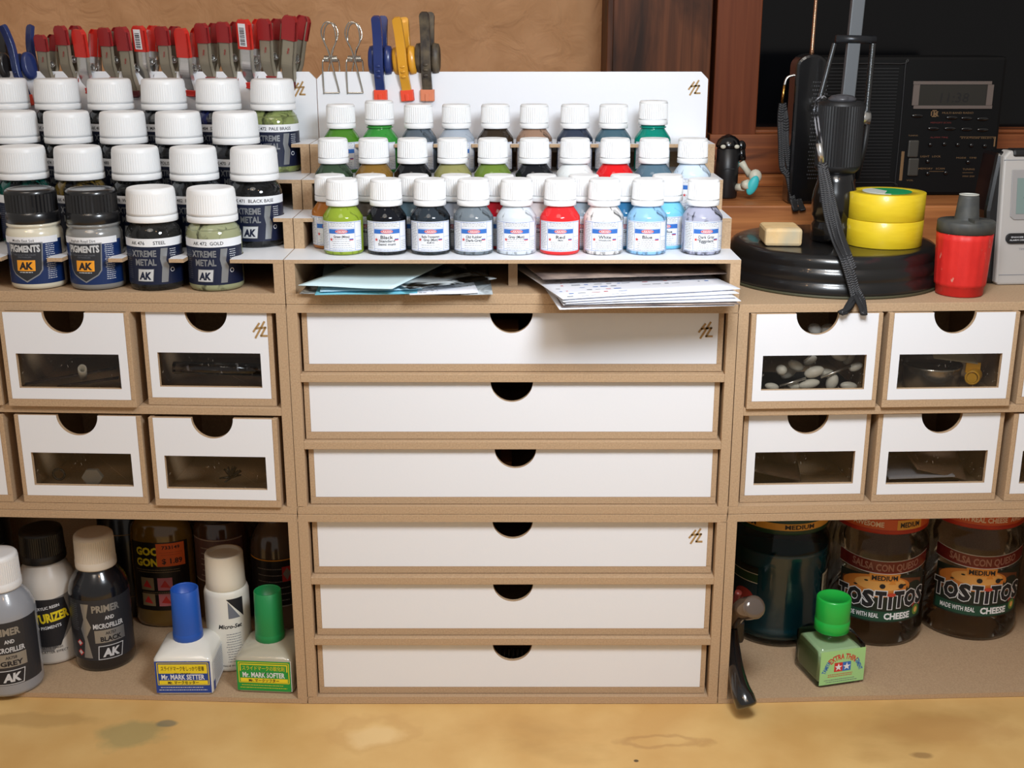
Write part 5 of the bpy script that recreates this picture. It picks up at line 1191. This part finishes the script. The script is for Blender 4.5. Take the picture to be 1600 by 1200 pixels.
        mm = [mat('jar_red', (140, 34, 36), .5), mat('jar_dark_green', (26, 36, 28), .5), LBLW, mat('jar_gold', (226, 150, 62), .5), mat('jar_brown', (110, 62, 34), .5), mat('jar_queso', (214, 132, 54), .5), mat('jar_queso_light', (236, 176, 96), .5), mat('jar_pink', (206, 150, 140), .5), INK, mat('jar_tomato', (196, 66, 46), .5), mat('jar_green', (24, 70, 52), .5), mat('jar_lime', (110, 140, 56), .5)]
    else:
        L.rect(-62, -26, 24, 66, 0, 0); L.rect(-62, -26, 60, 66, 1, 1); L.rect(-62, -26, 53, 60, 4, 2); L.rect(-62, -26, 52.4, 53, 2, 2); L.rect(-62, -26, 60, 60.6, 2, 2); L.oval(-38, 40, 9, 6, 3, 3)
        L2 = Label(); L2.rect(32, 46, 18, 58, 0, 0); r_ = random.Random(4); z = 20
        while z < 56: d = r_.uniform(.4, 1.3); L2.rect(35, 45, z, z+d, 1, 1); z += d+r_.uniform(.4, 1.1)
        b = MB(); L2.put(b, 38.7, .08); b.build('barcode_label', [mat('jar_cream', (206, 200, 180), .5), INK], t, merge=False)
        mm = [mat('jar_teal_lbl', (18, 40, 44), .5), mat('jar_dk', (26, 36, 28), .5), mat('jar_cream', (206, 200, 180), .5), mat('jar_tomato2', (150, 50, 40), .5), mat('jar_grn2', (30, 62, 34), .5), INK]
    b = MB(); L.put(b, 38.7, .08); b.build('label', mm, t, merge=False)
    return t
jar(1214, 1014, 'jar of dark blue-green liquid with green lid, leftmost of the three jars', 'liq', 0)
jar(1366, 1013, 'empty salsa con queso jar behind the green-capped cement bottle', 'tost', -9)
jar(1513, 1004, 'empty salsa con queso jar, rightmost of the three glass jars', 'tost', -10, med=False)
# cement bottle
half = 19.5
GLG = mat('cement_glass', (150, 168, 146), .12, coat=.8)
t, zc = square_bottle(FR, 1308, 1071, half, 30, None, glass('cement_clear', (244, 250, 242), None, 0, .04, 1.1), None, None, 'square cement bottle with bright green cap in front of the middle jar', 12, 'cement_bottle', shoulder=8, zc=37)
b = MB(); b.box(-half+1.5, half-1.5, -half+1.5, half-1.5, 1.5, 28); b.build('cement_liquid', mat('cement_liquid', (176, 200, 162), .3, coat=.5), t, bevel=4)
L = Label(); L.rect(-18.4, 18.4, 2, 29.6, 0, 0)
L.text('TAMIYA', -12.0, 15.6, 3.2, 2, 1, w=10.5, off=.03, rot=R(66)); L.text('EXTRA THIN', 0, 22.2, 4.4, 1, 1, w=21, off=.03, arc=14); L.text('CEMENT', 12.0, 15.6, 3.2, 2, 1, w=10.5, off=.03, rot=R(-66))
L.rect(-6.8, 0, 12, 19.4, 1, 1); L.rect(0, 6.8, 12, 19.4, 2, 1); L.star(-3.4, 15.6, 3.3, 3, 2); L.star(3.4, 15.6, 3.3, 3, 2)
L.lines(-12, 10, 7.6, 10.6, 2, 1, 1, .5, 3); L.lines(-15, 14, 3, 6.4, 2, 4, 1, .5, 8)
b = MB(); L.put(b, None, .12, Matrix.Translation((0, -half, 0)))
b.build('label', [mat('cement_label', (164, 214, 142), .5), REDI, BLUEI, LBLW, GREYI], t, merge=False)
b = MB(); b.lathe([(12.6,zc),(13.0,zc+.5),(13.0,zc+9),(12.7,zc+9.3),(12.8,zc+9.6),(12.8,zc+25.5),(12.2,zc+26.6),(11.2,zc+26.9),(10.8,zc+26.2),(.01,zc+25.8)], 48); b.build('cap', mat('bright_green_cap', (30, 176, 66), .35, coat=.2), t)
# pliers leaning out at the left
t = thing('pliers', 'black-handled pliers leaning out of the shelf at the left wall onto the desk', 'pliers', (0, 0, 0))
def at3(px, py, y): p = at_y(px, py, y); return (p.x, p.y, p.z)
hp = smooth3([at3(1146, 985, 30), at3(1147, 1012, 18), at3(1150, 1042, 2), at3(1156, 1072, -12), at3(1163, 1092, -20), at3(1168, 1106, -24)], 6)
b = MB(); n = len(hp); b.tube(hp, [3.2+4.6*min(1, i/(n*.75)) if i < n-3 else [7.6, 6.6, 3.6][i-(n-3)] for i in range(n)], 20); b.build('handle', mat('pliers_black_grip', (20, 20, 22), .22, coat=.7), t)
hp = smooth3([at3(1147, 975, 32), at3(1152, 962, 20), at3(1160, 952, 8), at3(1172, 950, -4), at3(1182, 948, -12)], 6)
b = MB(); n = len(hp); b.tube(hp, [4.2+4.2*min(1, i/(n*.6)) if i < n-2 else [7.2, 4.2][i-(n-2)] for i in range(n)], 20); b.build('handle', mat('clear_brown_grip', (88, 76, 68), .12, coat=1.0), t)
b = MB(); b.tube(smooth3([at3(1147, 960, 34), at3(1149, 940, 30), at3(1154, 925, 26)], 5), 2.6, 12); b.build('red_spring', mat('dull_red', (120, 46, 40), .4), t)
b = MB(); q_ = Vector(at3(1148, 985, 34)); b.box(q_.x-1, q_.x+7, q_.y-3, q_.y+24, q_.z-10, q_.z+9); b.build('jaw', mat('dark_steel', (70, 70, 74), .3, metal=.9), t, bevel=2.5)

# ------------------------------------------------------------------ small things inside the windowed drawers
def inner(F, key, px, py, dy):
    """place dy mm behind the drawer front, local frame point"""
    return at_y(px, py, dy, F)
WHP = mat('white_rubber', (226, 224, 216), .4); 
r_ = random.Random(11)
def bud(px, py, y, ax, el, label, L_=9, rr=3.4, rod=None):
    p = at_y(px, py, y, FR); M_ = Matrix.Rotation(R(el), 3, 'Y') @ Matrix.Rotation(R(ax), 3, 'Z')
    b = MB(); b.ellipsoid((0, 0, 0), L_, rr, rr, segs=18, rings=10, M=M_)
    if rod: pass
    o = b.build('rubber_plug', WHP, None, tuple(p)); tag(o, label, 'plug', 'white rubber plugs in the upper right drawer'); return o
spots = [(1221,578,8,-60,0,4,3.6),(1243,571,14,0,25,6,3.4),(1272,581,6,0,-18,7,3.8),(1292,583,14,0,10,6,3.2),(1264,600,5,0,-12,7.5,3.2),(1300,597,7,0,-70,6,4),(1337,573,10,0,-25,5,3),(1311,556,20,0,20,6,3.4),(1266,563,22,0,-30,5,3),(1206,604,6,0,10,5,2.6),(1242,603,7,0,0,5,2.6),(1326,603,9,0,5,6,3),(1232,583,24,0,-30,6,3.4),(1327,558,26,0,-60,6,3.4),(1273,514,26,0,20,5,4),(1293,514,28,0,-10,5.5,3.8)]
DESCR = ['white round plug at the left of the upper right drawer window', 'tilted greyish plug in the upper left of that drawer window, by the rod', 'large white plug in the middle of the plug drawer window', 'white plug behind the middle one in the plug drawer', 'long white plug at the bottom centre of the plug drawer window', 'upright white plug at lower right of the plug drawer window', 'white plug at the upper end of the longer chrome rod', 'pale plug near the top right corner of the plug drawer window', 'small plug by the short chrome rod in the plug drawer', 'white plug tip in the lower left corner of the plug drawer window', 'low white plug under the first chrome rod in the drawer', 'shadowed plug in the lower right corner of the plug drawer', 'shaded plug behind the left ones in the plug drawer', 'dim plug far back at the top right of the plug drawer', 'left plug seen through the finger notch of the plug drawer', 'right plug seen through the finger notch of the plug drawer']
for (px, py, y, ax, el, L_, rr), de in zip(spots, DESCR): bud(px, py, y+2, ax, el, de, L_, rr)
def rod(F, p0, p1, y0, y1, label, r=.9):
    a_, c_ = at_y(*p0, y0, F), at_y(*p1, y1, F); m_ = (a_+c_)/2; b = MB(); b.tube([a_-m_, c_-m_], r, 10); tag(b.build('chrome_rod', METAL, None, tuple(m_)), label, 'rod')
rod(FR, (1219, 603), (1259, 591), 4, 5, 'lower left chrome rod in the plug drawer'); rod(FR, (1283, 590), (1329, 572), 4.5, 8, 'longer chrome rod slanting up in the plug drawer'); rod(FR, (1256, 564), (1268, 554), 12, 12, 'short chrome rod at the back of the plug drawer', .7)
b = MB(); b.box(-38, 38, 0, 62, 0, .5)
zz = DR['R1a'][2]; 
p = FR.w(DR['R1a'][1], 4, zz+5.7); tag(b.build('black_foam', mat('black_foam', (14, 14, 16), .9), None, tuple(p), FR.rot), 'black lining sheet at the bottom of the plug drawer', 'lining')
# second drawer: steel tin, card, yellow plastic piece
p = at_y(1455, 585, 26, FR)
b = MB(); b.lathe([(18,0),(19.4,.6),(19.6,13),(20.4,16),(20.6,17.2),(19.6,17.4),(18.8,15.5),(8,14.6),(.01,14.4)], 56); z0_ = DR['R1b'][2]+5.8; tag(b.build('steel_tin', mat('brushed_steel', (186, 182, 176), .22, metal=.9), None, (p.x, p.y, z0_)), 'round shallow steel tin in the second drawer of the right cabinet', 'tin')
p = at_y(1521, 588, 8, FR); b = MB(); b.lathe([(3.4,-5),(5,-5),(5.2,-4),(5.2,4),(5,5),(3.4,5),(3.4,-5)], 32); b.xf(lambda v: (v.x*.9+v.z*.5, v.z*.8-v.x*.3, v.y)); b.box(-5, 5, 2, 3.5, 2, 9); tag(b.build('plastic_ring', mat('yellow_plastic', (236, 178, 40), .4), None, tuple(p)), 'small yellow plastic ring piece beside the steel tin', 'ring')
a_ = [at_y(1459, 560, 9, FR), at_y(1528, 569, 9, FR)]; tag_ = paper('pale folded card above the steel tin in the drawer', [a_[0], a_[1], a_[1]+Vector((-2, 14, 9)), a_[0]+Vector((0, 14, 9))], .4, [mat('old_card', (196, 186, 160), .6)], name='card')
# lower right drawers: loose parts sprues and sheets
SPR = noisy('dim_sprue', (96, 74, 60), (70, 54, 46), (60, 60, 60), .5)
a_ = [at_y(1389, 749, 9, FR), at_y(1492, 745, 9, FR)]; paper('blue edged white sheet at the bottom of the lower right drawer', [a_[0], a_[1], a_[1]+Vector((0, 50, 1)), a_[0]+Vector((0, 50, 1))], 1.0, [mat('bluish_sheet', (186, 190, 206), .5)])
a_ = [at_y(1433, 734, 10, FR), at_y(1510, 750, 10, FR)]; paper('tilted brownish card lying in the lower right drawer', [a_[0], a_[1], a_[1]+Vector((4, 40, 14)), a_[0]+Vector((-8, 40, 14))], .6, [mat('brown_card', (122, 96, 78), .6)], name='card')
a_ = [at_y(1182, 738, 14, FR), at_y(1252, 752, 14, FR)]; paper('dim brown card leaning in the lower left drawer of the right cabinet', [a_[0], a_[1], a_[1]+Vector((4, 40, 10)), a_[0]+Vector((-8, 40, 10))], .6, [SPR], name='card')
# left cabinet drawers
p = at_y(129, 582, 6, FL); b = MB(); b.lathe([(2.2,-5),(3.2,-5),(3.4,5),(2.2,5),(2.2,-5)], 28); b.xf(lambda v: (v.x*.93+v.z*.3, v.z*-.8+v.y*.2, v.y*.9+v.z*.75)); tag(b.build('white_spacer', WHP, None, tuple(p)), 'small white tube spacer in the upper left drawer', 'spacer')
for k, (p0, p1, lb) in enumerate([((40, 600), (180, 575), 'grey plastic strip lying across the upper left drawer'), ((90, 604), (185, 590), 'second grey plastic strip low in the upper left drawer')]):
    a_, c_ = at_y(*p0, 10, FL), at_y(*p1, 16, FL); m_ = (a_+c_)/2; b = MB(); b.tube([a_-m_, c_-m_], 2.6, 8, flat=.3); tag(b.build('plastic_strip', SPR, None, tuple(m_)), lb, 'strip')
a_, c_ = at_y(272, 574, 10, FL), at_y(414, 578, 10, FL); b = MB(); m_ = (a_+c_)/2; b.tube([a_-m_, c_-m_], 4.4, 24); tag(b.build('clear_tube', glass('tube_clear', (215, 215, 220), (150, 150, 155), .1, .05, 1.4), None, tuple(m_)), 'clear plastic tube lying in the drawer with the maker mark', 'tube')
p = at_y(145, 745, 9, FL); b = MB(); b.prism([(7.6*math.cos(PI/3*k), 6.6*math.sin(PI/3*k)) for k in range(6)], -2, 2, 'y'); tag(b.build('hex_nut', mat('grey_nut', (150, 146, 140), .5), None, tuple(p), bevel=.5), 'grey hexagonal nut in the lower left drawer', 'nut')
p = at_y(92, 741, 12, FL); b = MB(); b.tube([(4*math.cos(a_), 0, 4*math.sin(a_)) for a_ in [2*PI*k/24 for k in range(25)]], .9, 8); tag(b.build('rubber_ring', mat('dark_rubber', (40, 38, 38), .5), None, tuple(p)), 'small dark ring left of the hexagonal nut in the drawer', 'ring')
p = at_y(362, 745, 12, FL); b = MB()
for k in range(16): a1_ = r_.uniform(0, 6.28); e1 = r_.uniform(.2, 1.5); b.tube([(0, 0, 0), (9*math.cos(a1_)*math.cos(e1), 9*math.sin(a1_)*math.cos(e1), 12*math.sin(e1)-4)], [1.3, .5], 6)
tag(b.build('black_bristle_brush', MBLK, None, tuple(p)), 'tangle of black bristly parts in the lower drawer beside the wide drawers', 'parts')
# glimpses behind the finger notches of the wide drawers
b = MB()
for k in range(9): b.tube([(-14+k*3.4, 0, 0), (-14+k*3.4, 3, 12)], 1.3, 10)
p = at_y(803, 1026, 26); tag(b.build('ribbed_tool_case', mat('dark_ribbed', (50, 44, 46), .35), None, (p.x, p.y, p.z-7)), 'dark ribbed tool handle glimpsed through the bottom drawer notch', 'tool')
for (px, py, w_, h_, c, lb) in [(788, 514, 20, 12, (176, 124, 66), 'brown box edge glimpsed in the top wide drawer notch'), (802, 838, 26, 5, (86, 50, 40), 'dark reddish strip glimpsed in the fourth wide drawer notch'), (790, 722, 9, 8, (150, 96, 58), 'small brown block glimpsed in the third wide drawer notch')]:
    p = at_y(px, py, 30); b = MB(); b.box(-w_/2, w_/2, 0, 30, -h_, 0); tag(b.build('brown_box', mat('box_%d' % c[0], c, .6), None, tuple(p), bevel=.5), lb, 'box')
